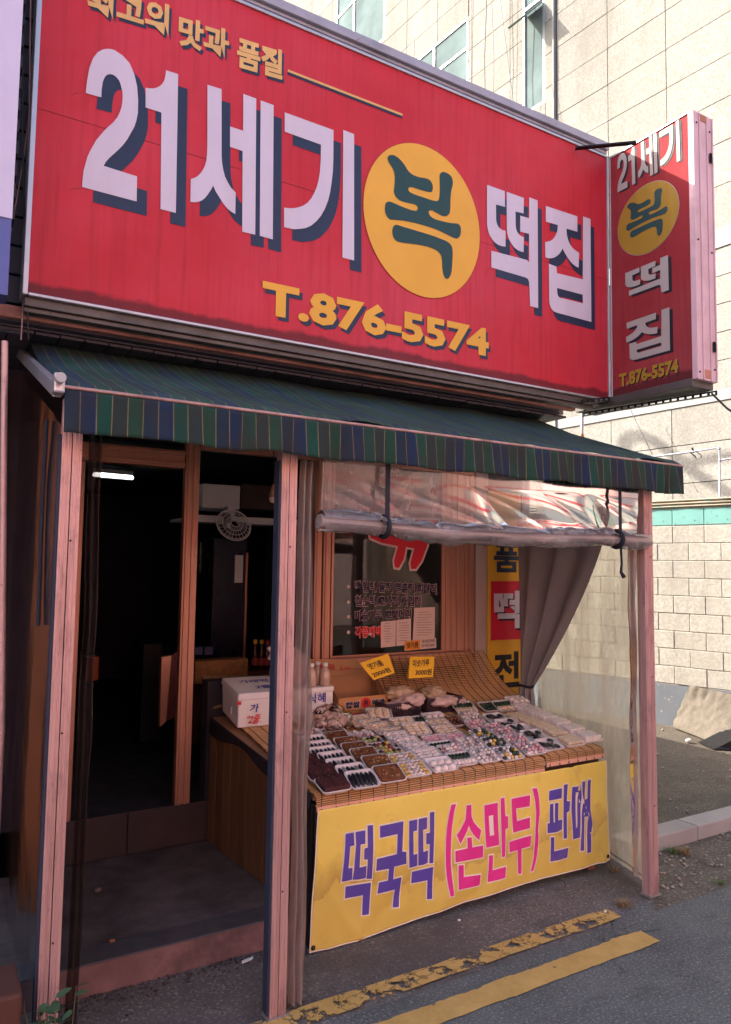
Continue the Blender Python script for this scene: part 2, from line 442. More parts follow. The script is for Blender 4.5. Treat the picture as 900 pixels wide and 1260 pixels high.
def paint_mat(name, worn):
    t = NT(name)
    c = t.ramp(t.noise(8, 6, .7), [(.3, (.46, .27, .07)), (.7, (.60, .37, .12))])
    t.col(c); t.set(Roughness=.75)
    k = t.math('ADD', t.noise(7, 9, .7), t.math('MULTIPLY', t.noise(45, 4, .7), .25))
    a = t.ramp(k, [(worn, (1,) * 3), (worn + .03, (0, 0, 0))])
    v = t.new('ShaderNodeTexVoronoi', feature='DISTANCE_TO_EDGE'); v.inputs['Scale'].default_value = 7
    v.inputs['Scale'].default_value = 5
    nz = t.new('ShaderNodeTexNoise'); nz.inputs['Scale'].default_value = 9; t.link(t.tc.outputs['Object'], nz.inputs[0])
    mp = t.new('ShaderNodeVectorMath', operation='MULTIPLY_ADD'); mp.inputs[1].default_value = (.35, .35, 0); t.link(nz.outputs['Color'], mp.inputs[0]); t.link(t.tc.outputs['Object'], mp.inputs[2])
    t.link(mp.outputs[0], v.inputs[0])
    cr = t.ramp(v.outputs['Distance'], [(.008, (0, 0, 0)), (.03, (1,) * 3)])
    a = t.math('MULTIPLY', a, t.math('MAXIMUM', cr, 0.55 if worn < .7 else .96))
    t.set(Alpha=a); t.bump(t.noise(150, 3, .6), .4, .005)
    return finish(t, name)
M_PAINT = paint_mat('yellow_road_paint', .78)
M_PAINTWORN = paint_mat('worn_yellow_road_paint', .645)

def banner_mat():
    t = NT('yellow_banner_cloth'); s = t.sep()
    c = t.ramp(t.noise(2, 5, .6), [(.3, (.78, .56, .09)), (.7, (.84, .63, .13))])
    h = t.math('ADD', s[2], t.math('MULTIPLY', t.noise(2.5, 6, .65, (1.4, 1, 1)), -.42))
    c = t.mix(t.ramp(h, [(-.14, (.3,) * 3), (-.02, (.6,) * 3), (.16, (0, 0, 0))]), c, (.34, .18, .05))
    c = t.mix(t.ramp(t.noise(14, 7, .75, (1, 1, .7)), [(.58, (0, 0, 0)), (.75, (.5,) * 3)]), c, (.45, .26, .06))
    t.col(c); t.set(Roughness=.5); t.bump(t.noise(300, 2, .5), .06, .001)
    return finish(t, 'yellow_banner_cloth')
M_BANNER = banner_mat()
M_PURPLE = mat('purple_blue_print', (.10, .065, .33), .5, var=.12, scale=5, dirt=(.25, .17, .2), damt=.35)
M_MAGENTA = mat('magenta_print', (.72, .035, .25), .5, var=.1, scale=5, dirt=(.5, .12, .16), damt=.4)
M_OUTL = mat('pale_outline_print', (.80, .68, .55), .5)
M_CURTAIN = mat('grey_lavender_curtain', (.31, .275, .28), .85, var=.08, bump=.1, bscale=300)
M_STRAP = mat('black_strap', (.015, .015, .025), .6)
M_RUBBERTUBE = mat('awning_edge_tube', (.40, .25, .23), .35, .3, var=.25, scale=12, dirt=(.12, .06, .05), dscale=9, damt=.7)
M_RAIL = mat('pale_grey_aluminium', (.42, .42, .45), .35, .6, var=.08)
# ------------------------------------------------------------------ flat print (lettering, marks)
def wmat(o):
    m = Matrix.LocRotScale(o.location, o.rotation_euler, None)
    return wmat(o.parent) @ m if o.parent else m

_build = MB.build
def build_in_parent(s, name, mats, parent=None, *a, **k):
    """vertices are given in world metres: bring them into the parent's frame"""
    if parent is not None:
        inv = wmat(parent).inverted()
        s.v = [tuple(inv @ Vector(p)) for p in s.v]
    return _build(s, name, mats, parent, *a, **k)
MB.build = build_in_parent

def smooth_loop(pts, n=2):
    return pts

def offset_loop(pts, d):
    """grow an outline by d"""
    n = len(pts); out = []
    area = sum(pts[i][0] * pts[(i + 1) % n][1] - pts[(i + 1) % n][0] * pts[i][1] for i in range(n))
    sg = 1 if area > 0 else -1
    for i in range(n):
        p0 = Vector(pts[i - 1]); p1 = Vector(pts[i]); p2 = Vector(pts[(i + 1) % n])
        e1 = (p1 - p0).normalized(); e2 = (p2 - p1).normalized()
        n1 = Vector((e1.y, -e1.x)) * sg; n2 = Vector((e2.y, -e2.x)) * sg
        b = (n1 + n2)
        if b.length < 0.3: b = n1
        b = b.normalized(); k = max(0.5, b.dot(n1))
        out.append(tuple(p1 + b * d / k))
    return out

def poly_mesh(shapes, to3d, name, mt, parent, cell=None):
    """shapes: list of [outer, hole, ...] loops of (u, v)"""
    mb = MB()
    bm = bmesh.new()
    for sh in shapes:
        loops = [[Vector((u, v, 0)) for u, v in lp] for lp in sh]
        flat = [p for lp in loops for p in lp]
        vs = [bm.verts.new(p) for p in flat]
        for tri in tessellate_polygon(loops):
            try:
                f = bm.faces.new([vs[i] for i in tri])
            except ValueError:
                pass
    return finish_print(bm, to3d, name, mt, parent, cell)

def finish_print(bm, to3d, name, mt, parent, cell=None):
    bmesh.ops.recalc_face_normals(bm, faces=bm.faces)
    if cell:
        us = [v.co.x for v in bm.verts]; vv = [v.co.y for v in bm.verts]
        for ax, arr in ((0, us), (1, vv)):
            x = math.ceil(min(arr) / cell) * cell
            while x < max(arr):
                co = Vector((x, 0, 0)) if ax == 0 else Vector((0, x, 0))
                no = Vector((1, 0, 0)) if ax == 0 else Vector((0, 1, 0))
                bmesh.ops.bisect_plane(bm, geom=list(bm.verts) + list(bm.edges) + list(bm.faces), plane_co=co, plane_no=no)
                x += cell
    bm.verts.index_update()
    mb = MB()
    mb.add([to3d(v.co.x, v.co.y) for v in bm.verts], [tuple(v.index for v in f.verts) for f in bm.faces])
    bm.free()
    return mb.build(name, mt, parent)

_txt = {}
def text2d(s, bold=0.0, space=1.0):
    k = (s, bold, space)
    if k in _txt: return _txt[k]
    cu = bpy.data.curves.new('t', 'FONT')
    cu.body = s; cu.offset = bold; cu.resolution_u = 2; cu.space_character = space; cu.fill_mode = 'FRONT'; cu.dimensions = '2D'
    o = bpy.data.objects.new('t', cu); COL.objects.link(o)
    dg = bpy.context.evaluated_depsgraph_get(); dg.update()
    me = bpy.data.meshes.new_from_object(o.evaluated_get(dg))
    vs = [(v.co.x, v.co.y) for v in me.vertices]; fs = [tuple(p.vertices) for p in me.polygons]
    bpy.data.objects.remove(o); bpy.data.curves.remove(cu); bpy.data.meshes.remove(me)
    if not vs: vs = [(0, 0), (1, 0), (1, 1)]; fs = [(0, 1, 2)]
    x0 = min(v[0] for v in vs); x1 = max(v[0] for v in vs); y0 = min(v[1] for v in vs); y1 = max(v[1] for v in vs)
    vs = [((a - x0) / (x1 - x0), (b - y0) / (y1 - y0)) for a, b in vs]
    _txt[k] = (vs, fs)
    return _txt[k]

def text(name, s, O, U, V, mt, parent, bold=0.0, space=1.0, lift=None, grow=0.0):
    """write s into the parallelogram O, O+U, O+V (grow pushes outwards on each side)"""
    O, U, V = Vector(O), Vector(U), Vector(V)
    if grow:
        gu = U.normalized() * grow; gv = V.normalized() * grow
        O = O - gu - gv; U = U + gu * 2; V = V + gv * 2
    if lift is None: lift = Vector((0, 0, 0))
    vs, fs = text2d(s, bold, space)
    mb = MB(); nn = U.cross(V).normalized()
    for i, f in enumerate(fs):      # overlapping strokes must not share one plane
        mb.add([O + U * vs[k][0] + V * vs[k][1] + lift + nn * (i % 60) * 1.2e-5 for k in f], [tuple(range(len(f)))])
    return mb.build(name, mt, parent)

def ellipse(cx, cy, rx, ry, n=40):
    return [(cx + rx * math.cos(2 * math.pi * k / n), cy + ry * math.sin(2 * math.pi * k / n)) for k in range(n)]

# ------------------------------------------------------------------ the setting
def sheet(name, pts, z, mt, nx=1):
    mb = MB(); mb.add([(x, y, z) for x, y in pts], [tuple(range(len(pts)))])
    return tag(mb.build(name, mt), kind='structure')

sheet('ground', [(-90, -90), (90, -90), (90, 90), (-90, 90)], -0.012, M_DIRT)
sheet('road', [(-60, -6.2), (60, -6.2), (60, 2.52), (3.05, 2.47), (2.86, 2.47), (-60, 2.43)], 0.0, M_ASPHALT)
sheet('pavement', [(-8, 2.434), (2.86, 2.474), (3.05, 2.474), (3.32, 2.60), (3.52, 3.1), (4.0, 4.1), (4.0, 8), (-8, 8)], -0.003, M_OLDROAD)
sheet('gravel_verge', [(3.06, 2.478), (60, 2.524), (60, 3.0), (3.5, 3.0)], -0.0045, M_GRAVEL)
sheet('road_patch', [(2.75, 2.40), (3.02, 2.33), (3.2, 2.56), (2.9, 2.52)], 0.003, M_ASPHALT)

def line_strip(name, a0, a1, b0, b1, z, mt, n=30):
    def fn(u, v):
        x = a0[0] + (a1[0] - a0[0]) * u; y0 = a0[1] + (a1[1] - a0[1]) * u; y1 = b0[1] + (b1[1] - b0[1]) * u
        w = .012 * noise.noise(Vector((x * 6, 0, 3))) + .007 * noise.noise(Vector((x * 31, v * 9, 3)))
        return (x, y0 + (y1 - y0) * v + w * (1 if v > .5 else -.6), z)
    return tag(MB().grid(fn, n, 1, False).build(name, mt), kind='structure')
y2 = at(470, 1260, 2, 0); y1 = at(823, 1158, 2, 0)
line_strip('yellow_line', (-4, 2.255), (2.90, 2.262), (-4, 2.375), (2.90, 2.375), 0.0045, M_PAINT, 420)
line_strip('yellow_line', (-4, 2.455), (2.93, 2.50), (-4, 2.565), (2.93, 2.60), 0.0075, M_PAINTWORN, 60)

# kerb stones along the dirt yard
kerb = tag(empty('kerb', (3.6, 2.98, 0)), kind='structure')
x = 3.57
k0 = None
for i in range(12):
    L = 0.62
    if k0 is None:
        k0 = MB().box(0, L - .008, 0, .15, -.01, .085).build('kerb_stone', M_KERB, None, .008)
        k = k0
    else:
        k = k0.copy(); COL.objects.link(k)
    k.parent = kerb
    k.location = (x - 3.6, rnd.uniform(-.004, .004), rnd.uniform(-.006, .003))
    x += L

# ---- the entrance step and the shop floor
step = tag(MB().box(.30, 1.50, 3.075, 4.085, -.01, .116).build('entrance_step', M_CONC, None, .006), kind='structure')
MB().box(.29, 1.49, 3.060, 3.0745, -.01, .1125).build('step_face', M_STEPFACE, step, .003)
MB().box(.29, 1.49, 3.058, 3.19, .113, .1205).build('step_edge_stone', mat('dark_edge_stone', (.075, .07, .075), .5, var=.2, scale=8, bump=.2, dirt=(.13, .10, .09), dscale=5, damt=.5), step, .004)
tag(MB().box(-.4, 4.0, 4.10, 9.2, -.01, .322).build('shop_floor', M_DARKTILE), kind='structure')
M_RISER = mat('dark_riser_tile', (.05, .03, .032), .5, var=.25, dirt=(.02, .015, .015))
ris = tag(MB().box(.60, .985, 4.082, 4.098, .117, .335).build('riser_tile', M_RISER, None, .002), kind='structure')
tag(MB().box(.99, 1.42, 4.083, 4.098, .117, .335).build('riser_tile', M_RISER, None, .002), kind='structure')

# ------------------------------------------------------------------ the shop building
shop = thing('shop_building', 'small street corner shop with its dark open front below the red signboard', 'shop', (2, 4.1, 0))
YF = 4.1
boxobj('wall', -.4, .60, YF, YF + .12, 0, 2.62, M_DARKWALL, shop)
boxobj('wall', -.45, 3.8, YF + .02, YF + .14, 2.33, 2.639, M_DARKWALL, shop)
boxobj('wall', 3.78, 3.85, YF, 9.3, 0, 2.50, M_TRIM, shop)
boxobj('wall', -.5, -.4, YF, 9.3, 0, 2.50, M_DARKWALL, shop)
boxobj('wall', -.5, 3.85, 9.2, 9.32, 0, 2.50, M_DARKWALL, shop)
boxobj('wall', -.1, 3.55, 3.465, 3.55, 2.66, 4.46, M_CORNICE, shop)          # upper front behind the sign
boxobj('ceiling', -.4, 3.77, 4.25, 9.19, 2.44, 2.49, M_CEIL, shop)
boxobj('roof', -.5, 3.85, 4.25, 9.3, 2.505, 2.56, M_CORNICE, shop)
# stepped metal cornice on top
cn = MB()
zc = at(748, 174, 1, 3.22).z; xc = at(748, 185, 1, 3.24).x; zl = 4.322
for y_, k0, k1 in ((3.285, 0, .25), (3.26, .25, .48), (3.245, .48, .62), (3.225, .62, 1.0)):
    cn.box(-.6, xc, y_, 3.46, zl + (zc - zl) * k0 + (.0015 if k0 else 0), zl + (zc - zl) * k1)
cn.build('cornice', M_CORNICE, shop, .004)
# soffit boards, each of its own
boxobj('soffit_backing', -.1, 3.45, 3.40, 4.2, 2.64, 2.655, M_SOFFIT, shop)
x = -.05; s0 = None
while x < 3.42:
    if s0 is None:
        s0 = _build(MB().box(0, .096, 3.405 - 4.1, 0, -.012, 0), 'soffit_board', M_SOFFIT, shop); s_ = s0
    else:
        s_ = s0.copy(); COL.objects.link(s_)
    s_.location = (x - 2, 0, 2.636 + rnd.uniform(-.002, .001)); x += .102
bmz = at(100, 404, 1, 3.31).z
boxobj('fascia_beam', -.1, 3.5, 3.31, 3.35, bmz, bmz + .05, M_BEAM, shop, .004)
boxobj('fascia_strip', -.1, 3.4, 3.352, 3.40, bmz - .005, bmz + .03, M_SOFFIT, shop)
# door and window frames on the shop front
def fx(px, py=700): return at(px, py, 1, YF - .03).x
def fz(px, py): return at(px, py, 1, YF - .03).z
door = MB()
lz0, lz1 = fz(170, 572), fz(170, 550)
door.box(.62, fx(222), YF - .05, YF + .03, lz0, lz1).box(.62, fx(222), YF - .065, YF - .051, lz0 + .01, lz0 + .03).box(.62, fx(222), YF - .065, YF - .051, lz1 - .03, lz1 - .01)
door.build('door_lintel', M_DOOR, shop, .003)
boxobj('transom', fx(243), 3.3, YF - .03, YF + .03, 2.30, 2.34, M_DOOR, shop, .003)
def mullion(name, x0, x1, z0, z1, y=YF, n=2):
    m = MB().box(x0, x1, y - .022, y + .03, z0, z1)
    w = (x1 - x0) / (2 * n + 1)
    for i in range(n):
        m.box(x0 + w * (2 * i + 1) - w * .35, x0 + w * (2 * i + 1) + w * .55, y - .030, y - .0225, z0, z1)
    return m.build(name, M_DOOR, shop, .003)
mullion('door_post', fx(222, 800), fx(240, 800), .335, 2.33)
mullion('door_post', .62, .70, .335, lz0, n=1)
mullion('door_post', fx(388), fx(397), .9, 2.33, n=1)
mullion('window_post', fx(399), fx(408), .9, 2.33, n=1)
wx0, wx1 = fx(410), fx(547)
wz0 = fz(480, 806)
boxobj('window_sill', fx(399), fx(572), YF - .075, YF + .04, wz0 - .09, wz0, M_DOOR, shop, .004)
mullion('window_post', fx(547), fx(571), wz0 + .001, 2.33, n=3)
mullion('corner_post', fx(573), fx(587), .3, 2.33, y=YF + .02, n=2)
mullion('door_post', fx(588), fx(600), .3, 2.33, y=YF + .03, n=1)
M_PANEL = mat('pinkish_door_panel', (.42, .30, .27), .55, var=.08, dirt=(.2, .12, .1))
boxobj('side_door_panel', fx(588), fx(603), YF - .01, YF + .02, .3, 2.33, M_PANEL, shop)
boxobj('wall', fx(603), 3.775, YF, YF + .12, 0, 2.62, M_DARKWALL, shop)
boxobj('wall', 1.42, fx(572), YF + .03, YF + .13, 0, wz0 - .1, M_DARKWALL, shop)
win = MB().box(wx0 - .004, wx0 + .012, YF - .02, YF - .008, wz0 + .001, 2.33).box(wx1 - .012, wx1 + .004, YF - .02, YF - .008, wz0 + .001, 2.33).box(wx0 + .013, wx1 - .013, YF - .02, YF - .008, wz0 + .001, wz0 + .012).build('window', M_DOOR, shop)
gl = boxobj('window_pane', wx0 + .001, wx1 - .001, YF - .006, YF + .004, wz0 + .001, 2.33, M_GLASS, win)

# window lettering, on the outside of the pane
YW = YF - .0085
def on_front(px, py, y=YW): return at(px, py, 1, y)
def facade_text(name, s, x0, y0, x1, y1, hpx, mt, parent, bold=0, y=YW, space=1.0, grow=0):
    """s from (x0, y0) to (x1, y1) along its foot, hpx high, on the plane Y=y"""
    O = on_front(x0, y0, y); E_ = on_front(x1, y1, y); T = on_front(x0, y0 - hpx, y)
    V = Vector((0, 0, T.z - O.z)); U = E_ - O
    return text(name, s, O, U, V, mt, parent, bold, space, grow=grow)
M_WPINK = mat('pale_pink_lettering', (.62, .42, .38), .5)
M_WNAVY = mat('dark_window_lettering', (.02, .015, .05), .5)
M_WRED = mat('red_window_lettering', (.60, .015, .03), .5)
for s, x0, y0, x1, y1, h, m2 in (
        ('백일떡/돌떡/결혼떡/회갑떡', 437, 728, 537, 731, 13.5, M_WNAVY),
        ('칠순떡/고사떡/개업떡', 437, 746, 518, 746, 13.5, M_WNAVY),
        ('미숫가루, 고갯머리', 437, 765, 506, 762, 13.5, M_WNAVY),
        ('각종폐백', 437, 785, 469, 784, 14, M_WRED)):
    facade_text('window_lettering', s, x0, y0, x1, y1, h, M_WPINK, win, .050, YW, grow=.003)
    facade_text('window_lettering', s, x0, y0, x1, y1, h, m2, win, .030, YW - .0015)
for px, py in ((429, 722), (429, 741), (429, 759), (429, 778)):
    c = on_front(px, py)
    poly_mesh([[ellipse(c.x, c.z, .011, .011, 16)]], lambda u, v: (u, YW, v), 'window_dot', M_WPINK, win)
# the large red letter, its upper part behind the rolled film
big = [[(452, 650), (540, 655), (528, 672), (527, 664), (500, 668), (515, 674), (510, 693), (505, 700), (499, 698), (497, 690), (505, 668), (480, 664), (484, 660), (460, 668), (452, 660)]]
def bigletter(g):
    A = [(459, 652), (474, 655), (486, 660), (484, 670), (494, 672), (491, 690), (488, 699), (493, 702), (499, 694), (503, 676), (512, 673), (509, 691), (506, 699), (512, 703), (518, 694), (525, 676), (527, 667), (519, 661), (500, 661), (480, 640), (465, 640)]
    return A
Lp = [(c.x, c.z) for c in (on_front(*p) for p in [(453, 640), (540, 640), (527, 663), (526, 671), (519, 690), (512, 700), (506, 700), (505, 693), (510, 675), (500, 673), (497, 688), (491, 699), (486, 698), (485, 690), (490, 672), (470, 668), (456, 662)])]
poly_mesh([[offset_loop(Lp, .014)]], lambda u, v: (u, YW, v), 'window_letter_outline', M_WPINK, win)
poly_mesh([[Lp]], lambda u, v: (u, YW - .0015, v), 'window_letter', M_WRED, win)

# notices taped inside the pane
def paper(name, label, cat, pts, y, mt, group=None):
    P = [on_front(px, py, y) for px, py in pts]
    c = sum(P, Vector()) / 4
    r = thing(name, label, cat, (c.x, y, min(p.z for p in P)), group=group)
    MB().hexa([p for p in P], [p + Vector((0, .0015, 0)) for p in P]).build('sheet', mt, r)
    return r
M_PAPER = mat('pinkish_paper', (.66, .47, .42), .8, var=.04)
M_FAINT = mat('faint_grey_writing', (.30, .20, .19), .8)
n1 = paper('notice', 'narrow receipt taped on the window next to the red lettering', 'paper notice', [(469, 797), (469, 765), (487.5, 763.5), (487, 795)], YW - .004, M_PAPER)
n2 = paper('notice', 'narrow paper notice taped on the window between the receipt and the large ruled sheet', 'paper notice', [(488, 795), (488, 763), (506, 761), (506, 793)], YW - .004, M_PAPER)
n3 = paper('notice', 'largest pale sheet with ruled table taped at the corner of the window', 'paper notice', [(508, 789), (510, 748), (535.5, 747), (535, 787)], YW - .004, M_PAPER)
for n_, x0, x1, t0, t1 in ((n1, 471, 485, 768, 792), (n2, 490, 504, 767, 790), (n3, 512, 533, 754, 783)):
    yy = t0; mb = MB()
    while yy < t1:
        a = on_front(x0 + rnd.uniform(0, 3), yy, YW - .0055); b = on_front(x1 - rnd.uniform(0, 6), yy - .5, YW - .0055)
        mb.add([a, b, b + Vector((0, 0, .0035)), a + Vector((0, 0, .0035))], [(0, 1, 2, 3)])
        yy += 3.1
    mb.build('writing', M_FAINT, n_)
M_ORANGE = mat('orange_sticker', (.72, .25, .02), .6)
st = paper('origin_sticker', 'orange and white origin sticker at the bottom of the window pane', 'sticker', [(498, 801), (498, 789), (537, 785), (537, 797)], YW - .007, M_PAPER)
P = [on_front(*p, YW - .0085) for p in ((498.5, 800.5), (517, 798.7), (517, 787.3), (498.5, 789.3))]
MB().add(P, [(0, 1, 2, 3)]).build('orange_field', M_ORANGE, st)
facade_text('lettering', '엿기름', 500.5, 798, 515, 796.5, 7, M_INK, st, .02, YW - .010)
facade_text('lettering', '국내산70%', 519, 791.5, 535, 790, 4.2, M_INK, st, .01, YW - .010)
facade_text('lettering', '미국산30%', 519, 797, 535, 795.5, 4.2, M_INK, st, .01, YW - .010)

# vertical yellow banner at the end of the shop front
YV = YF - .02
vb = thing('vertical_banner', 'tall yellow hanging banner with a red square on the wall beside the grey curtain', 'banner', (3.6, YV, 0))
def quad_on(px0, px1, py0, py1, y):
    a = at(px0, py1, 1, y); b = at(px1, py1, 1, y); zt = at(px0, py0, 1, y).z
    return a.x, b.x, a.z, zt
bx0 = fx(600) + .01; bx1 = fx(642)
boxobj('cloth', bx0, bx1, YV, YV + .006, .5, 2.2, mat('golden_yellow_banner', (.62, .33, .03), .55, var=.08, dirt=(.4, .2, .03)), vb)
za, zb = at(605, 788, 1, YV).z, at(605, 715, 1, YV).z
boxobj('red_square', bx0 + .03, bx1, YV - .003, YV - .001, za, zb, mat('crimson_print', (.50, .012, .04), .5), vb)
def vtext(s, z0, z1, mt, y, dx=0, dz=0, x0=None):
    x0 = bx0 + .055 if x0 is None else x0
    text('lettering', s, (x0 + dx, y, z0 + dz), (.24, 0, 0), (0, 0, z1 - z0), mt, vb, .035)
vtext('품', at(605, 704, 1, YV).z, at(605, 668, 1, YV).z, M_NAVY, YV - .003)
vtext('떡', at(605, 774, 1, YV).z, at(605, 727, 1, YV).z, M_INK, YV - .0045, .012, -.014)
vtext('떡', at(605, 774, 1, YV).z, at(605, 727, 1, YV).z, M_PALE, YV - .006)
vtext('전', at(605, 848, 1, YV).z, at(605, 803, 1, YV).z, M_INK, YV - .003)
# ------------------------------------------------------------------ the big red signboard
YS = 3.2
zb_ = at(400, 427, 1, YS).z; zt_ = at(748, 196, 1, YS).z
sx0 = at(40, 250, 1, YS).x; sx1 = 3.672
sign = thing('signboard', 'huge red shop signboard with white letters and a yellow disc above the striped awning', 'signboard', (sx0, YS, zb_))
MB().box(sx0, sx1, YS, YS + .10, zb_, zt_).build('red_sheet', M_RED, sign)
fr = MB().box(sx0 - .022, sx0 - .001, YS - .012, YS + .10, zb_ - .012, zt_ + .012)
fr.box(sx0 - .0, sx1, YS - .012, YS + .10, zt_ + .001, zt_ + .016).box(sx0, sx1, YS - .012, YS + .10, zb_ - .014, zb_ - .001)
fr.box(sx1 + .001, sx1 + .009, YS - .012, YS + .10, zb_ - .012, zt_ + .012)
fr.build('edge_frame', M_RAIL, sign, .003)
MB().box(sx0 - .01, sx1 - .1, YS + .012, YS + .099, zb_ - .05, zb_ - .015).box(sx0 - .01, sx1 - .1, YS + .03, YS + .08, zb_ - .07, zb_ - .051).build('bottom_tray', M_TRAYMETAL, sign, .003)
# the seam between the two sheets
ms = MB(); a = at(47, 133, 1, YS - .001); b = at(745, 345, 1, YS - .001)
for x0, x1 in ((sx0, sx1),):
    ms.box(x0, x1, YS - .0012, YS - .0002, at(47, 133, 1, YS).z - .002, at(47, 133, 1, YS).z + .001)
ms.build('sheet_seam', mat('dark_seam', (.22, .02, .03), .6), sign)

def tracer(ox, oy, s):
    def f(pts):
        return [(lambda p: (p.x, p.z))(at(ox + x / s, oy + y / s, 1, YS)) for x, y in pts]
    return f
TA, TB, TC, TD = tracer(90, 50, 5.25), tracer(220, 90, 3.75), tracer(440, 165, 5.625), tracer(590, 215, 5.625)
G2 = [TA([(82,342),(86,300),(90,265),(105,180),(130,115),(160,78),(190,62),(215,57),(245,58),(270,66),(320,100),(365,150),(395,220),(413,300),(420,390),(418,470),(408,520),(395,560),(350,640),(320,680),(290,710),(235,760),(212,785),(197,812),(413,880),(410,1042),(58,948),(62,890),(68,840),(80,800),(92,755),(110,715),(150,645),(205,580),(260,530),(285,500),(300,470),(312,435),(318,400),(320,365),(318,330),(305,280),(295,258),(280,240),(262,226),(240,220),(223,223),(210,232),(200,248),(192,270),(184,320),(182,370)])]
G1 = [TA([(600,195),(678,220),(672,600),(663,1116),(564,1090),(570,468),(468,435),(468,308),(495,312),(520,312),(540,307),(560,297),(575,283),(588,262),(596,230)])]
GS = [TB([(132,56),(197,76),(197,380),(199,415),(205,450),(213,480),(225,505),(240,530),(262,553),(260,652),(240,640),(225,628),(205,605),(190,580),(170,548),(158,520),(148,540),(135,560),(120,578),(105,590),(90,595),(75,598),(53,596),(55,490),(70,486),(85,478),(98,466),(110,450),(120,430),(127,405),(130,375),(131,340)])]
GE1 = [TB([(297,98),(357,120),(352,747),(292,733),(294,362),(236,342),(236,248),(296,268)])]
GE2 = [TB([(377,128),(437,150),(433,769),(373,752)])]
GK = [TB([(488,183),(713,265),(712,400),(710,455),(705,500),(698,548),(688,590),(673,628),(655,660),(635,684),(610,705),(585,716),(560,720),(530,722),(485,712),(485,622),(508,625),(530,625),(555,620),(575,612),(594,599),(610,580),(624,556),(635,530),(644,496),(650,460),(654,400),(655,332),(488,272)])]
GI = [TB([(758,264),(808,283),(808,866),(754,852)])]
GT1 = [TD([(50,72),(173,116),(175,225),(112,208),(113,310),(116,332),(122,350),(132,366),(145,378),(160,386),(178,390),(178,500),(153,496),(130,488),(108,474),(90,455),(74,431),(62,405),(54,375),(50,340)])]
GT2 = [TD([(186,120),(305,163),(303,270),(247,257),(248,350),(251,375),(258,395),(268,411),(280,422),(305,435),(303,538),(280,532),(260,522),(238,504),(220,480),(206,456),(195,430),(189,400),(187,370)])]
GT3 = [TD([(342,158),(400,180),(404,925),(348,910),(344,790),(341,745),(335,725),(320,714),(300,708),(80,643),(80,528),(300,585),(322,591),(335,600),(341,612),(341,412),(280,395),(280,285),(341,303)])]
GJ1 = [TD([(457,218),(675,290),(675,397),(600,375),(601,402),(605,430),(613,458),(625,485),(638,504),(655,520),(687,542),(684,645),(666,637),(650,625),(628,605),(610,580),(590,547),(573,512),(562,533),(550,550),(534,564),(515,575),(498,579),(480,580),(454,574),(452,468),(472,465),(490,460),(507,447),(520,430),(530,410),(537,390),(540,350),(457,327)])]
GJ2 = [TD([(714,290),(766,308),(772,1020),(530,955),(513,947),(500,935),(490,919),(484,900),(481,880),(480,860),(478,618),(530,637),(535,683),(713,726)]), TD([(535,785),(712,832),(714,892),(580,858),(562,855),(550,850),(541,838),(536,820)])]
shp21 = [G2, G1, GS, GE1, GE2, GK, GI]
shpTT = [GT1, GT2, GT3]; shpJP = [GJ1, GJ2]
du, dv = .047, -.050
SHX = {'a': (.046, -.052)}
def shift(shapes, du, dv): return [[[(u + du, v + dv) for u, v in lp] for lp in sh] for sh in shapes]
names = ['digit_two', 'digit_one', 'white_letter', 'white_letter', 'white_letter', 'white_letter', 'white_letter', 'white_letter', 'white_letter', 'white_letter', 'white_letter', 'white_letter']
for i, sh in enumerate(shp21 + shpTT + shpJP):
    k = .046 if i < 7 else .036
    poly_mesh(shift([sh], k, -.052 if i < 7 else -.046), lambda u, v: (u, YS - .002 - i * 1e-5, v), 'letter_shadow', M_NAVY, sign)
    poly_mesh([sh], lambda u, v: (u, YS - .0045, v), names[i], M_PALE, sign)
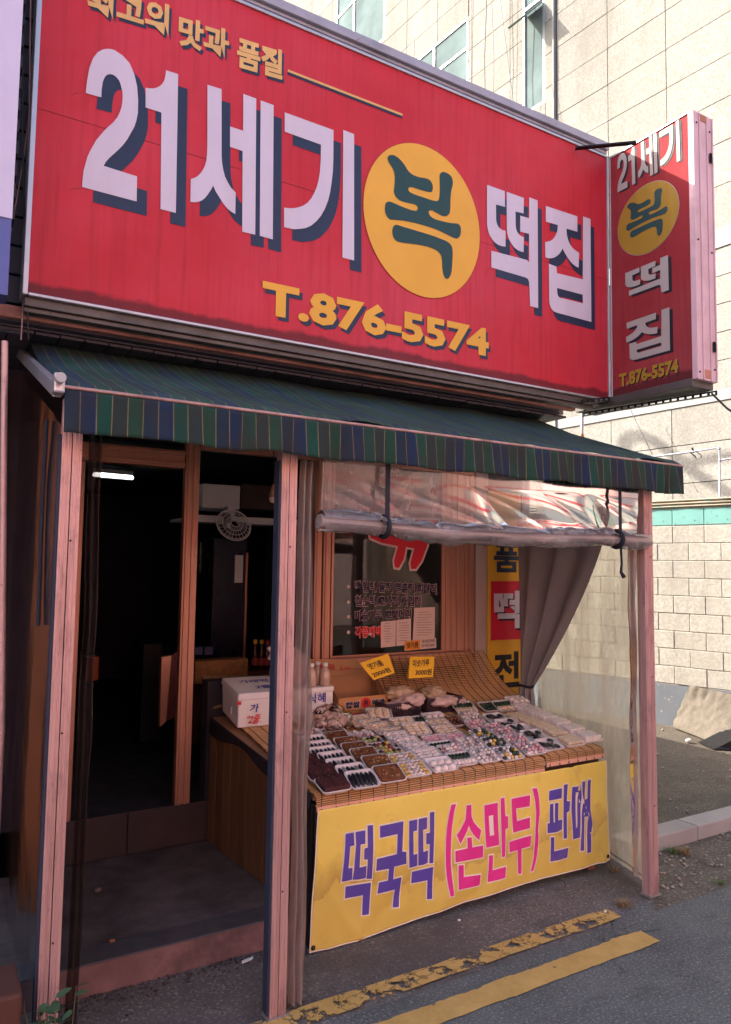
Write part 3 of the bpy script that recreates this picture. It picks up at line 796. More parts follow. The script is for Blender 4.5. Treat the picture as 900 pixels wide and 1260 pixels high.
# yellow disc with the dark letter
Lc = (at(447, 250, 1, YS).x + at(590, 300, 1, YS).x) / 2; rx = (at(590, 300, 1, YS).x - at(447, 250, 1, YS).x) / 2
zt1, zb1 = at(501, 172, 1, YS).z, at(536, 369, 1, YS).z
cx_, cz_, rz_ = Lc, (zt1 + zb1) / 2, (zt1 - zb1) / 2
poly_mesh([[ellipse(cx_, cz_, rx + .004, rz_ + .004, 64)]], lambda u, v: (u, YS - .0025, v), 'disc_rim', mat('dark_red_rim', (.35, .02, .02), .5), sign)
poly_mesh([[ellipse(cx_, cz_, rx, rz_, 64)]], lambda u, v: (u, YS - .004, v), 'yellow_disc', M_GOLD, sign)
GB1 = TC([(205,175),(206,164),(212,155),(221,149),(232,147),(247,149),(262,156),(279,167),(295,182),(310,200),(325,220),(337,242),(350,260),(368,277),(390,290),(415,299),(440,305),(462,307),(480,312),(495,319),(505,330),(513,344),(518,360),(519,376),(517,390),(513,400),(505,405),(480,402),(450,394),(420,385),(395,376),(375,370),(361,370),(352,375),(348,384),(350,392),(356,402),(365,408),(390,420),(420,430),(450,440),(480,450),(507,459),(530,465),(545,467),(555,463),(560,455),(563,440),(566,410),(567,380),(566,345),(565,310),(564,294),(568,280),(574,271),(582,266),(594,265),(605,268),(621,275),(635,285),(648,300),(655,320),(657,340),(655,360),(650,378),(645,400),(642,430),(640,460),(640,500),(638,530),(634,550),(625,562),(614,570),(600,572),(587,569),(575,565),(552,552),(530,540),(517,532),(505,530),(495,532),(490,540),(490,550),(495,560),(505,574),(520,585),(543,595),(570,602),(605,611),(640,618),(668,620),(690,622),(703,632),(710,645),(713,663),(712,685),(708,702),(700,715),(691,723),(680,725),(666,722),(650,715),(605,692),(560,670),(510,651),(460,635),(420,624),(380,615),(340,606),(300,600),(260,597),(225,595),(210,585),(200,570),(192,556),(188,540),(186,520),(188,500),(190,487),(195,478),(204,472),(215,470),(228,472),(240,476),(270,490),(300,503),(325,513),(350,522),(370,529),(390,533),(400,534),(408,530),(413,522),(413,510),(406,498),(395,490),(373,484),(350,480),(330,475),(310,470),(290,462),(275,450),(262,437),(253,420),(248,400),(250,380),(253,355),(255,330),(256,300),(252,270),(246,250),(235,230),(222,212),(211,195)])
GB2 = TC([(262,630),(280,633),(300,640),(350,655),(400,670),(450,685),(500,700),(540,714),(580,730),(608,741),(630,755),(644,770),(653,790),(656,820),(655,860),(652,910),(648,950),(643,974),(635,990),(627,1001),(615,1005),(605,1001),(598,990),(592,976),(588,960),(584,930),(583,900),(582,872),(578,850),(571,834),(560,820),(542,806),(520,795),(480,781),(440,773),(395,765),(350,760),(310,755),(275,747),(260,738),(250,725),(242,709),(238,690),(237,672),(240,655),(248,638)])
poly_mesh([[GB1]], lambda u, v: (u, YS - .006, v), 'dark_letter', M_TEALINK, sign)
poly_mesh([[GB2]], lambda u, v: (u, YS - .006, v), 'dark_letter', M_TEALINK, sign)
# phone number and the motto at the top
def sign_text(s, x0, y0, x1, y1, ht, mt, lift, d=(0, 0), bold=.03, space=1.0):
    O = at(x0, y0, 1, YS); E_ = at(x1, y1, 1, YS); T = at(x0, y0 - ht, 1, YS)
    off = Vector((d[0], -lift, d[1]))
    return text('lettering', s, O + off, E_ - O, (0, 0, T.z - O.z), mt, sign, bold, space)
sign_text('T.876-5574', 322, 387, 601, 440, 43, M_NAVY, .002, (.016, -.018), .045)
sign_text('T.876-5574', 322, 387, 601, 440, 43, M_GOLD, .0045, (0, 0), .04)
for s, x0, y0, x1, y1, h in (('최고의', 107, 15, 207, 46, 42), ('맛과', 219, 56, 281, 74, 38), ('품질', 291, 83, 347, 99, 38)):
    sign_text(s, x0, y0, x1, y1, h, M_NAVY, .002, (.012, -.012), .04)
    sign_text(s, x0, y0, x1, y1, h, mat('faded_gold_print', (.62, .38, .14), .5), .0045, (0, 0), .035)
for dz, m2, lf in ((-.012, M_NAVY, .002), (0, mat('faded_gold_print', (.62, .38, .14), .5), .004)):
    a = at(354, 87, 1, YS); b = at(495, 138, 1, YS)
    MB().box(a.x, b.x, YS - lf - .001, YS - lf, a.z + dz - .008, a.z + dz + .004).build('rule_line', m2, sign)
# tiny torn edges and stains on the sheet
cr = MB()
for px, py, dx, dy in ((85, 119, 18, -6), (80, 235, 25, -4), (436, 54, 10, -9), (320, 344, 8, 24), (592, 222, 6, 8), (595, 340, 12, -14), (660, 236, 14, 12), (352, 94, -4, -8)):
    p = at(px, py, 1, YS - .0008); q = at(px + dx, py + dy, 1, YS - .0008)
    n = (q - p).normalized().cross(Vector((0, 1, 0))) * .0015
    mid = (p + q) / 2 + n * 2.5
    cr.add([p, mid - n, q, mid + n], [(0, 1, 2, 3)])
cr.build('sheet_cracks', mat('dark_seam', (.22, .02, .03), .6), sign)
# hanging wires at the left end
wires = []
for k, (dx, r_) in enumerate(((0, .004), (.02, .003), (-.025, .0035), (.035, .003))):
    pts = []
    for t in range(13):
        u = t / 12
        z = 4.9 - u * 2.35
        pts.append((sx0 - .05 + dx - .02 * math.sin(u * 4 + k) - .05 * u ** 3 * (k - 1), YS + .05 + .02 * k - .04 * math.sin(u * 3), z))
    w = MB().tube(pts, r_, 6).build('cable', mat('pinkish_cable', (.30, .20, .2), .5) if k % 2 else M_BLACKMETAL)
    tag(w, ['dark cable hanging straight down beside the end of the red signboard', 'pinkish cable hanging closest against the end of the red signboard', 'dark cable bowing outwards beyond the end of the red signboard', 'thin pinkish cable trailing below the end of the red signboard'][k], 'cable', 'cables at the end of the signboard')

# ------------------------------------------------------------------ projecting side sign
XS = 3.683
ya, yb_ = at(850, 300, 0, XS).y, YS - .02
zsb = at(750, 489, 0, XS).z; zst = at(750, 197, 0, XS).z
side = thing('projecting_sign', 'narrow red projecting sign with yellow disc standing out at the corner of the shop', 'projecting sign', (XS, yb_, zsb))
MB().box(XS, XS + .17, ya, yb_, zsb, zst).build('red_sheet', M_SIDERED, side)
f2 = MB()
TH = .185
f2.box(XS - .008, XS + TH, ya - .03, ya - .001, zsb - .012, zst + .012)
f2.build('end_panel', M_SIDEMETAL, side, .003)
f3 = MB()
for u in (.0, .055, .125, .175):
    f3.box(XS - .004 + u - .003, XS - .004 + u + .006, ya - .036, ya - .0305, zsb - .01, zst + .01)
f3.build('end_ribs', M_SIDEMETAL, side, .001)
MB().box(XS - .008, XS + TH, ya, yb_, zst + .001, zst + .013).box(XS - .008, XS - .001, yb_ - .012, yb_, zsb, zst).box(XS + .171, XS + TH, ya, yb_, zsb, zst).build('edge_frame', M_RAIL, side, .002)
MB().box(XS - .006, XS + TH, ya, yb_ + .3, zsb - .05, zsb - .001).build('bottom_channel', M_TRAYMETAL, side, .003)
for pz in (at(870, 200, 1, ya).z, at(875, 430, 1, ya).z):
    MB().box(XS + .135, XS + .155, ya - .043, ya - .037, pz - .03, pz + .03).box(XS + .142, XS + .148, ya - .048, ya - .0435, pz - .025, pz + .025).build('hinge', M_BLACKMETAL, side)
sc_ = MB()
for u, v in ((.02, .03), (.155, .06), (.03, 1.5), (.15, 1.48), (.025, .8), (.15, .75)):
    sc_.ball((XS + u, ya - .031, zsb + v), .006)
sc_.build('screws', M_BLACKMETAL, side)
M_RUST = mat('rusty_wear', (.42, .18, .12), .7, var=.2)
MB().box(XS + .062, XS + .12, ya - .0335, ya - .0305, zsb + .002, zsb + .05).build('rust_patch', M_RUST, side)
MB().box(XS + .062, XS + .12, ya - .0335, ya - .0305, zst - .035, zst + .004).build('rust_patch', M_RUST, side)
# lettering: side sheet runs from the far edge (left) to the near edge (right)
def sd(px, py, lift): return at(px, py, 0, XS - lift)
def bbox(shapes):
    us = [u for sh in shapes for lp in sh for u, v in lp]; vs = [v for sh in shapes for lp in sh for u, v in lp]
    return min(us), max(us), min(vs), max(vs)
def side_shapes(shapes, left, right, top_l, bot_l, mt, lift, d=(0, 0), rot=0):
    """map front-sheet shapes into the box seen on the side sheet"""
    u0, u1, v0, v1 = bbox(shapes)
    A = sd(left, bot_l, lift); B = sd(right, bot_l, lift); T = sd(left, top_l, lift)
    def f(u, v):
        return (XS - lift, A.y + (B.y - A.y) * (u - u0) / (u1 - u0) - d[0], A.z + (T.z - A.z) * (v - v0) / (v1 - v0) + d[1])
    for sh in shapes:
        poly_mesh([sh], f, 'lettering', mt, side)
side_shapes(shp21, 760, 838, 191, 238, M_INK, .002, (.016, -.012))
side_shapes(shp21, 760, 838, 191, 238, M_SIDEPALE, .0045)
c0 = sd(761, 280, 0); c1 = sd(836, 260, 0); ct = sd(808, 221, 0); cb_ = sd(786, 316, 0)
cy, ry = (c0.y + c1.y) / 2, abs(c0.y - c1.y) / 2; czz, rzz = (ct.z + cb_.z) / 2, (ct.z - cb_.z) / 2
poly_mesh([[ellipse(cy, czz, ry + .003, rzz + .003, 56)]], lambda u, v: (XS - .002, u, v), 'disc_rim', M_SIDEPALE, side)
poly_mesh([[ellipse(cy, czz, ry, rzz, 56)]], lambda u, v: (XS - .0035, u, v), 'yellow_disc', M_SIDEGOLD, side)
u0, u1, v0, v1 = bbox([[GB1], [GB2]])
def fb(u, v): return (XS - .005, cy + ry * .70 - (u - u0) / (u1 - u0) * ry * 1.36, czz - rzz * .66 + (v - v0) / (v1 - v0) * rzz * 1.36)
for g in (GB1, GB2): poly_mesh([[g]], fb, 'dark_letter', M_TEALINK, side)
side_shapes(shpTT, 770, 823.5, 335, 376, M_INK, .002, (.022, -.016))
side_shapes(shpTT, 770, 823.5, 335, 376, M_SIDEPALE, .0045)
side_shapes(shpJP, 771, 825, 396, 446, M_INK, .002, (.022, -.016))
side_shapes(shpJP, 771, 825, 396, 446, M_SIDEPALE, .0045)
for m2, lf, d in ((M_INK, .002, (.007, -.007)), (M_SIDEGOLD, .0045, (0, 0))):
    A = sd(762, 477, lf); B = sd(835, 456, lf); T = sd(762, 460, lf)
    text('lettering', 'T.876-5574', A + Vector((0, -d[0], d[1])), (0, B.y - A.y, 0), (0, 0, T.z - A.z), m2, side, .045)

# slotted steel brackets that carry the side sign
def slotted(name, label, a, b, w, group):
    a, b = Vector(a), Vector(b); t = (b - a).normalized(); L = (b - a).length
    n = t.cross(Vector((0, 0, 1))).normalized(); up = n.cross(t).normalized()
    mb = MB()
    def bar(s0, s1, u0, u1):
        p = [a + t * s + up * u + n * k for k in (-.002, .002) for s, u in ((s0, u0), (s1, u0), (s1, u1), (s0, u1))]
        mb.add(p, [(3, 2, 1, 0), (4, 5, 6, 7), (0, 1, 5, 4), (1, 2, 6, 5), (2, 3, 7, 6), (3, 0, 4, 7)])
    bar(0, L, 0, w * .3); bar(0, L, w * .7, w)
    s_ = 0
    while s_ < L - .01:
        bar(s_, min(L, s_ + .014), w * .3, w * .7); s_ += .045
    p = [a + t * s + up * 0 + n * k for s, k in ((0, .002), (L, .002), (L, .03), (0, .03))]
    mb.add(p, [(0, 1, 2, 3)])
    o = mb.build(name, M_BLACKMETAL)
    return tag(o, label, 'bracket', group)
pA = at(708, 185, 1, YS - .02); pB = Vector((XS + .02, YS - .27, zst + .02))
slotted('slotted_bracket', 'black slotted bracket tying the top of the side sign to the big red sign', pA, at(783, 178, 1, YS - .28), .026, 'slotted steel sign brackets')
slotted('slotted_bracket', 'black slotted bracket running below the bottom of the projecting side sign', (XS + .01, yb_ + .25, zsb - .085), (XS + .19, ya - .02, zsb - .082), .03, 'slotted steel sign brackets')
slotted('slotted_bracket', 'short black slotted bracket under the corner where both signs meet', at(716, 497, 1, YS - .01), at(752, 493, 1, YS - .03), .025, 'slotted steel sign brackets')

# neighbour's sign and shutter at the far left
nb = thing('neighbour_sign', 'pale lavender sign with blue foot cut off at the upper left edge', 'sign', (-.5, 3.0, 2.6))
za = at(10, 268, 1, 2.98).z
MB().box(-1.2, at(24, 100, 1, 2.98).x, 2.98, 3.1, za, 5.2).build('pale_sheet', mat('pale_lavender_sheet', (.55, .52, .68), .5, var=.04), nb)
MB().box(-1.2, at(12, 320, 1, 2.98).x, 2.985, 3.1, at(6, 362, 1, 2.98).z, za - .001).build('blue_sheet', mat('blue_sheet', (.10, .12, .33), .5), nb)
ed = MB(); z = za
while z < 5.2:
    ed.box(at(24, 100, 1, 2.98).x, at(24, 100, 1, 2.98).x + .008, 2.982, 3.06, z, z + .05); z += .085
ed.build('stitched_edge', M_BLACKMETAL, nb)
lv = thing('louvre_panel', 'dark louvred strip between the red signboard and the neighbour sign', 'louvre', (.2, 3.42, 2.5))
z = 2.62
l0 = None
while z < 5.0:
    if l0 is None:
        l0 = MB().box(-.30, .30, 3.42, 3.46, z, z + .118).build('slat', mat('dark_blue_grey_slat', (.09, .10, .14), .5), lv, .004); q = l0
    else:
        q = l0.copy(); COL.objects.link(q); q.parent = lv; q.location = (0, rnd.uniform(-.003, .003), z - 2.62)
    z += .128

# ------------------------------------------------------------------ striped awning
aw = thing('awning', 'green and blue striped awning with a hanging valance over the shop front', 'awning', (1.9, 2.5, 2.2))
AX0, AX1 = .352, 3.405
def aw_top(u, v):
    x = AX0 + (AX1 - AX0) * u; y = 2.485 + (3.58 - 2.485) * v
    z = 2.222 + .415 * v - .03 * math.sin(math.pi * v) + .012 * noise.noise(Vector((x * 3, y * 2, 0))) + .005 * noise.noise(Vector((x * 9 + y * 4, y * 3, 4)))
    if v < .04: z -= .012 * (1 - v / .04)
    return (x, y, z)
MB().grid(aw_top, 120, 24).build('canopy', M_AWNTOP, aw, solid=.002)
def aw_val(u, v):
    x = AX0 + (AX1 - AX0) * u
    zt = 2.196; zb0 = 2.06 - .012 * u
    rip = .010 * v * math.sin(x * 24 + 2.2 * math.sin(x * 5)) + .006 * v * math.sin(x * 61 + 1)
    k = 1 + 1.6 * max(0, u - .9) / .1
    return (x + .012 * v * math.sin(x * 9) * (1 + 1.5 * max(0, u - .92) / .08), 2.476 - .012 * v + rip * k, zt + (zb0 - zt) * v + (.004 * math.sin(x * 13) + .005 * noise.noise(Vector((x * 5, 0, 3))) + .002 * noise.noise(Vector((x * 60, 0, 3)))) * v)
MB().grid(aw_val, 360, 10).build('valance', M_AWN, aw, solid=.002)
# stitched hem and front tube
MB().tube([(AX0 - .004, 2.482, 2.205), ((AX0 + AX1) / 2, 2.482, 2.203), (AX1 + .012, 2.482, 2.202)], .0065, 8).build('front_tube', M_RUBBERTUBE, aw)
MB().box(.318, .352, 2.462, 2.515, 2.18, 2.245).build('tube_bracket', M_RAIL, aw, .006)
MB().tube([(.334, 2.46, 2.222), (.334, 2.43, 2.222)], .016, 10).build('tube_bracket', mat('grey_cap', (.38, .38, .38), .4), aw)
def tilted_box(x0, x1, y0, z0, y1, z1, h):
    return [(x0, y0, z0), (x1, y0, z0), (x1, y0, z0 + h), (x0, y0, z0 + h)], [(x0, y1, z1), (x1, y1, z1), (x1, y1, z1 + h), (x0, y1, z1 + h)]
a, b = tilted_box(.322, .350, 2.515, 2.175, 4.07, 2.70, .05)
MB().hexa(a, b).build('side_rail', M_RAIL, aw, .004)
a, b = tilted_box(AX1 + .001, AX1 + .02, 2.5, 2.18, 3.55, 2.56, .035)
MB().hexa(a, b).build('side_rail', mat('dark_green_rail', (.03, .06, .05), .5), aw, .003)

# ------------------------------------------------------------------ posts of the lean-to
def post(label, cx, cy, w, d, ztop, seal, lean=0, cap=True):
    r = thing('awning_post', label, 'post', (cx, cy, 0), group='pinkish metal posts holding the awning')
    x0, x1 = cx - w / 2, cx + w / 2
    def lb(xa, xb, ya_, yb2, z0, z1):
        return [(xa, ya_, z0), (xb, ya_, z0), (xb, yb2, z0), (xa, yb2, z0)], [(xa + lean, ya_, z1), (xb + lean, ya_, z1), (xb + lean, yb2, z1), (xa + lean, yb2, z1)]
    mb = MB()
    for k in range(2):
        xa = x0 + k * w / 2 + .001; xb = xa + w / 2 - .003
        mb.hexa(*lb(xa, xb, cy - d / 2, cy + d / 2, .001, ztop))
        mb.hexa(*lb(xa + .006, xa + .011, cy - d / 2 - .003, cy - d / 2 - .0003, .001, ztop))
        mb.hexa(*lb(xb - .012, xb - .008, cy - d / 2 - .003, cy - d / 2 - .0003, .001, ztop))
    mb.build('profile', M_POST, r, .002)
    if seal: MB().hexa(*lb(x0 - .008, x0 - .0005, cy - d / 2 + .006, cy + d / 2, .02, ztop - .12)).build('rubber_seal', M_SEAL, r)
    bo = MB()
    for z in (.45, 1.1, 1.72): bo.ball((cx + w * .1 + lean * z / ztop, cy - d / 2 - .002, z), .0035)
    bo.build('bolts', M_BLACKMETAL, r)
    MB().box(x0 - .008, x1 + .012, cy - d / 2 - .006, cy + d / 2 + .006, 0.001, .012).build('foot_plate', mat('grey_foot_plate', (.2, .17, .16), .7), r, .003)
    return r
xl = (at(63, 800, 1, 2.57).x + at(92, 800, 1, 2.57).x) / 2
post('pinkish double post at the open doorway, next to the dark side sheet', xl + .004, 2.6, .066, .036, 2.19, True)
xm = (at(333, 1100, 1, 2.57).x + at(357, 1100, 1, 2.57).x) / 2 + .004
post('pinkish grooved post in front of the foam box, between doorway and food table', xm, 2.6, .068, .05, 2.17, True)
post('pinkish post at the outer end of the stall beside the clear side sheet', 3.262, 2.6, .07, .05, 2.17, False, -.012)
hr = tag(MB().box(.40, 3.30, 2.58, 2.62, 2.175, 2.20).build('head_rail', M_POST), 'thin pinkish rail running along the top of the posts behind the valance', 'rail')

# ------------------------------------------------------------------ plastic sheets
def film(name, label, fn, nu, nv, mt, cat='plastic sheet', sol=0.0):
    o = MB().grid(fn, nu, nv).build(name, mt)
    return tag(o, label, cat)
# left side: dusty film in front of a plank partition
def f_left(u, v):
    y = 2.64 + 1.44 * u; z = .10 + (2.10 + .5 * u - .10) * v
    return (.378 + .008 * math.sin(u * 9 + v * 2) * math.sin(v * 3.1) + .006 * noise.noise(Vector((y * 6, z * 2, 1))), y, z)
film('side_film', 'dusty dark plastic sheet closing the doorway side of the stall', f_left, 30, 30, M_FILMLEFT)
pt = thing('plank_partition', 'partition of upright brown planks seen through the dusty side sheet', 'partition', (.36, 3.4, 0))
y = 2.70; p0 = None
while y < 4.04:
    if p0 is None:
        p0 = MB().box(.394, .409, y, y + .095, .001, 1.93).build('plank', M_PLANKLIT, pt, .003); q = p0
    else:
        q = p0.copy(); COL.objects.link(q); q.parent = pt
        q.location = (rnd.uniform(-.003, .003), y - 2.86, -rnd.uniform(0, .0)); q.scale = (1, 1, 1 - rnd.uniform(0, .02))
    y += .1
st1 = MB().tube([(.366, 2.98, 2.18), (.366, 2.99, 1.95), (.364, 2.97, 1.75), (.362, 2.92, 1.42)], .008, 6).build('tie_strap', M_STRAP)
tag(st1, 'long black strap hanging down the dusty side sheet by the doorway', 'strap')
# bunched film inside the left post
def bunch(x, y, z0, z1, w, seed, fold=5):
    def f(u, v):
        z = z0 + (z1 - z0) * v
        ww = w * (.8 + .25 * noise.noise(Vector((seed, z * 2.2, 0))))
        return (x + ww * (u - .5) + .01 * noise.noise(Vector((seed + 3, z * 3, 0))), y + .016 * math.sin(u * fold * math.pi + .6 * math.sin(z * 3 + seed)) + .01 * noise.noise(Vector((u * 3, z * 5, seed))), z)
    return f
film('gathered_film', 'dark gathered plastic hanging just inside the doorway post', bunch(at(108, 800, 1, 2.70).x, 2.70, .10, 2.12, .055, 1.0, 4), 24, 60, M_FILMDARK)
film('gathered_film', 'milky gathered plastic strip hanging beside the middle post', bunch(xm + .082, 2.60, .02, 2.06, .085, 5.0, 5), 28, 90, M_FILMBUNCH)
film('gathered_film', 'milky gathered plastic edge hanging beside the outer post', bunch(3.185, 2.625, .10, 2.07, .05, 9.0, 3), 20, 80, M_FILMBUNCH)
# right side: clear film flaring out to the shop corner
def f_right(u, v):
    y = 2.64 + 1.42 * u; z = .02 + 2.10 * v + .38 * u * v
    x = 3.30 + .58 * u
    return (x + .012 * noise.noise(Vector((y * 2.5, z * 1.5, 4))) + .008 * math.sin(y * 14 + z), y, z)
rf = film('side_film', 'clear yellowish plastic sheet closing the outer side of the food stall', f_right, 40, 40, M_FILMSIDE)
for fn in (lambda t: f_right(.03 + .95 * t, .012), lambda t: f_right(.03, .01 + .97 * t), lambda t: f_right(.10, .03 + .95 * t)):
    MB().tube([fn(k / 30) for k in range(31)], .004, 5).build('hem', M_FILMBUNCH, rf)
# front: rolled up film
XR0, XR1 = at(388, 650, 1, 2.585).x, at(793, 670, 1, 2.585).x
_rz = [(at(px, py, 1, 2.555).x, at(px, py, 1, 2.555).z) for px, py in ((388, 641), (460, 647), (560, 657), (640, 661), (740, 662), (795, 666))]
def roll_z(u):
    x = XR0 + (XR1 - XR0) * u
    for (xa, za1), (xb, zb1_) in zip(_rz[:-1], _rz[1:]):
        if x <= xb: return za1 + (zb1_ - za1) * (x - xa) / (xb - xa)
    return _rz[-1][1]
def f_front(u, v):
    x = XR0 + .02 + (XR1 - XR0 - .08) * u
    zt = 2.165; zb2 = roll_z(u) + .015
    z = zt + (zb2 - zt) * v
    sag = abs(math.sin(math.pi * max(0, (v - .42) / .58))) ** .8
    # long folds sweeping down from the upper corners
    cr = 0.0
    for k, (a_, fr_, am) in enumerate(((2.3, 4.6, 1.0), (1.2, 3.1, 1.0), (3.4, 7.0, .35))):
        q = (z * a_ + (x - 1.3) * (1.15 if k != 1 else -.9)) * fr_ + 1.6 * noise.noise(Vector((x * 1.1, z * 2.2, k * 7)))
        r_ = 1 - abs(math.sin(q))
        cr += am * (r_ ** 2.2 - .3) * (.4 + .9 * noise.noise(Vector((x * .9, z * 1.2, k * 3 + 20))) + .3)
    return (x, 2.560 + .030 * v + sag * .019 * cr, z)
ff = thing('front_film', 'clear plastic front sheet half rolled up over the food table, held by black straps', 'plastic sheet', (2.2, 2.585, 1.75))
MB().grid(f_front, 220, 60).build('hanging_sheet', M_FILM, ff)
pts = []; rr = []
for i in range(61):
    u = i / 60
    pts.append((XR0 + (XR1 - XR0) * u, 2.555, roll_z(u)))
    pin = .72 if abs(u - .155) < .018 or abs(u - .875) < .018 else 1
    rr.append((.028 + .004 * math.sin(u * 23) + .005 * noise.noise(Vector((u * 14, 1, 2)))) * pin)
M_ROLLOP = mat('milky_rolled_plastic', (.30, .24, .225), .38, 0, var=.35, scale=7, spec=.5, stretch=(.5, 5, 9), coat=.15, bump=.6, bscale=18)
rl = MB().tube(pts, rr, 16).build('roll', M_ROLLOP, ff)
# a looser outer turn with folds
def f_wrap(u, v):
    x = XR0 + .01 + (XR1 - XR0 - .03) * u; a = v * 2 * math.pi * .92 + .4
    r = .045 + .006 * math.sin(x * 9 + v * 5) + .012 * noise.noise(Vector((x * 6, v * 5, 8))) + .006 * noise.noise(Vector((x * 19, v * 9, 8)))
    r += .007 * math.sin(x * 31 + 4 * math.sin(x * 7) + v * 9) * (.5 + noise.noise(Vector((x * 2, 4, v))))
    r *= (.8 if abs(u - .155) < .02 or abs(u - .875) < .02 else 1)
    return (x, 2.555 - r * math.cos(a), roll_z(u) + r * math.sin(a))
MB().grid(f_wrap, 160, 22).build('outer_turn', M_FILMROLL, ff)
for u in (.155, .872):
    x = XR0 + (XR1 - XR0) * u; z = roll_z(u)
    MB().add(*(lambda P: ([(x - .011 + dx, 2.53 - k * .0, zz) for dx in (0, .022) for k, zz in ((0, 2.17), (0, z + .02))], [(0, 1, 3, 2)]))(0)).build('strap', M_STRAP, ff, solid=.002)
    ring = []
    for k in range(13):
        a = 2 * math.pi * k / 12
        ring.append((x, 2.555 + .042 * math.sin(a), z + .042 * math.cos(a)))
    MB().tube(ring, .0115, 6).build('strap_loop', M_STRAP, ff)
tag(MB().tube([(3.02, 2.56, 1.78), (3.02, 2.555, 1.68), (3.01, 2.552, 1.64), (3.03, 2.55, 1.615)], [.007, .006, .008, .011], 6).build('strap_end', M_STRAP), 'loose black strap end dangling under the outer end of the rolled sheet', 'strap')

# ------------------------------------------------------------------ grey curtain tied back
def cur2(u, v):
    tie = .84
    z = 2.02 + (.60 - 2.02) * v
    if v < tie:
        t = v / tie
        xl_, yl = 3.665 - .03 * t, 4.03 - .06 * t
        yr = 2.93 + .98 * t ** 1.35
        xr = 3.385 + .41 * (yr - 2.93) * .80
    else:
        t = (v - tie) / (1 - tie)
        xl_, yl = 3.615, 3.97
        xr, yr = 3.70 + .02 * t, 3.91 - .01 * t
    nf = 6
    ph = u * nf * math.pi + .8 * math.sin(v * 2.5)
    am = .034 * (1 - .6 * math.exp(-((v - tie) / .06) ** 2)) * (.5 + .5 * math.sin(math.pi * min(1, u + .15)))
    x = xl_ + (xr - xl_) * u; y = yl + (yr - yl) * u
    return (x + am * math.sin(ph), y + am * .3 * math.cos(ph), z)
cu = thing('curtain', 'grey lavender curtain tied back with black cord beside the clear side sheet', 'curtain', (3.65, 3.9, .6))
MB().grid(cur2, 140, 80).build('fabric', M_CURTAIN, cu, solid=.002)
ring = [(3.655 + .062 * math.cos(a * math.pi / 6), 3.94 + .05 * math.sin(a * math.pi / 6), .835 + .008 * math.cos(a)) for a in range(13)]
MB().tube(ring, .009, 6).build('tie_cord', M_STRAP, cu)
# ------------------------------------------------------------------ the food table
TS = .14
def ztab(y): return .650 + TS * (y - 2.95)
TN = Vector((0, -TS, 1)).normalized(); TP = Vector((2, 2.95, .650))
def ontab(px, py): return at_plane(px, py, TP, TN)
TROT = Matrix.Rotation(math.atan(TS), 4, 'X')
tb = thing('food_table', 'long wooden food stall table with plank side standing under the awning', 'table', (2.4, 3.4, 0))
def tl(y): return 1.515 - .095 * (y - 2.95) / 1.1
def tr_(y): return 3.31 + .16 * (y - 2.95)
def slab(y0, y1, dz0, dz1, mt, name):
    a = [(tl(y0), y0, ztab(y0) + dz0), (tr_(y0), y0, ztab(y0) + dz0), (tr_(y0), y0, ztab(y0) + dz1), (tl(y0), y0, ztab(y0) + dz1)]
    b = [(tl(y1), y1, ztab(y1) + dz0), (tr_(y1), y1, ztab(y1) + dz0), (tr_(y1), y1, ztab(y1) + dz1), (tl(y1), y1, ztab(y1) + dz1)]
    return MB().hexa(a, b).build(name, mt, tb, .002)
slab(2.965, 4.06, -.03, -.012, mat('worn_table_board', (.30, .15, .08), .6, dirt=(.12, .06, .04)), 'table_top')
# side made of upright planks
y = 2.985; n = 0
while y < 4.04:
    w = .088
    a = [(tl(y) + .002, y, .12), (tl(y) + .014, y, .12), (tl(y) + .014, y, ztab(y) - .035), (tl(y) + .002, y, ztab(y) - .035)]
    y2 = y + w
    b = [(tl(y2) + .002, y2, .12), (tl(y2) + .014, y2, .12), (tl(y2) + .014, y2, ztab(y2) - .035), (tl(y2) + .002, y2, ztab(y2) - .035)]
    if y > 3.06: MB().hexa(a, b).build('side_plank', M_PLANK, tb, .001)
    y += w + .0025
MB().box(1.525, 1.56, 2.972, 3.02, .001, .60).build('leg', M_PLANKDARK, tb)
MB().box(3.22, 3.27, 2.972, 3.02, .001, .60).build('leg', mat('reddish_leg', (.22, .09, .06), .7), tb)
MB().box(1.53, 1.56, 3.98, 4.03, .12, .76).build('leg', M_PLANKDARK, tb)
MB().box(3.26, 3.31, 3.9, 3.95, .001, .75).build('leg', M_PLANKDARK, tb)
MB().box(1.53, 3.30, 2.968, 2.9845, .20, .60).build('front_board', M_PLANKDARK, tb)
a = [(1.500, 2.972, .02), (1.512, 2.972, .02), (1.512, 2.972, .62), (1.500, 2.972, .62)]
MB().hexa([(tl(2.972) - .006, 2.972, .002), (tl(2.972) + .004, 2.972, .002), (tl(2.972) + .004, 2.972, .61), (tl(2.972) - .006, 2.972, .61)],
          [(tl(3.055) - .006, 3.055, .002), (tl(3.055) + .004, 3.055, .002), (tl(3.055) + .004, 3.055, .62), (tl(3.055) - .006, 3.055, .62)]).build('corner_board', mat('near_black_board', (.02, .015, .015), .6), tb)
# black cloth hem along the left edge
def hem(u, v):
    y = 2.97 + 1.08 * u
    return (tl(y) - .006 - .012 * v - .008 * math.sin(u * 17) * v, y, ztab(y) - .005 - (.06 + .03 * math.sin(u * 8)) * v)
MB().grid(hem, 40, 4).build('black_hem', mat('black_cloth_hem', (.018, .015, .018), .8), tb, solid=.002)

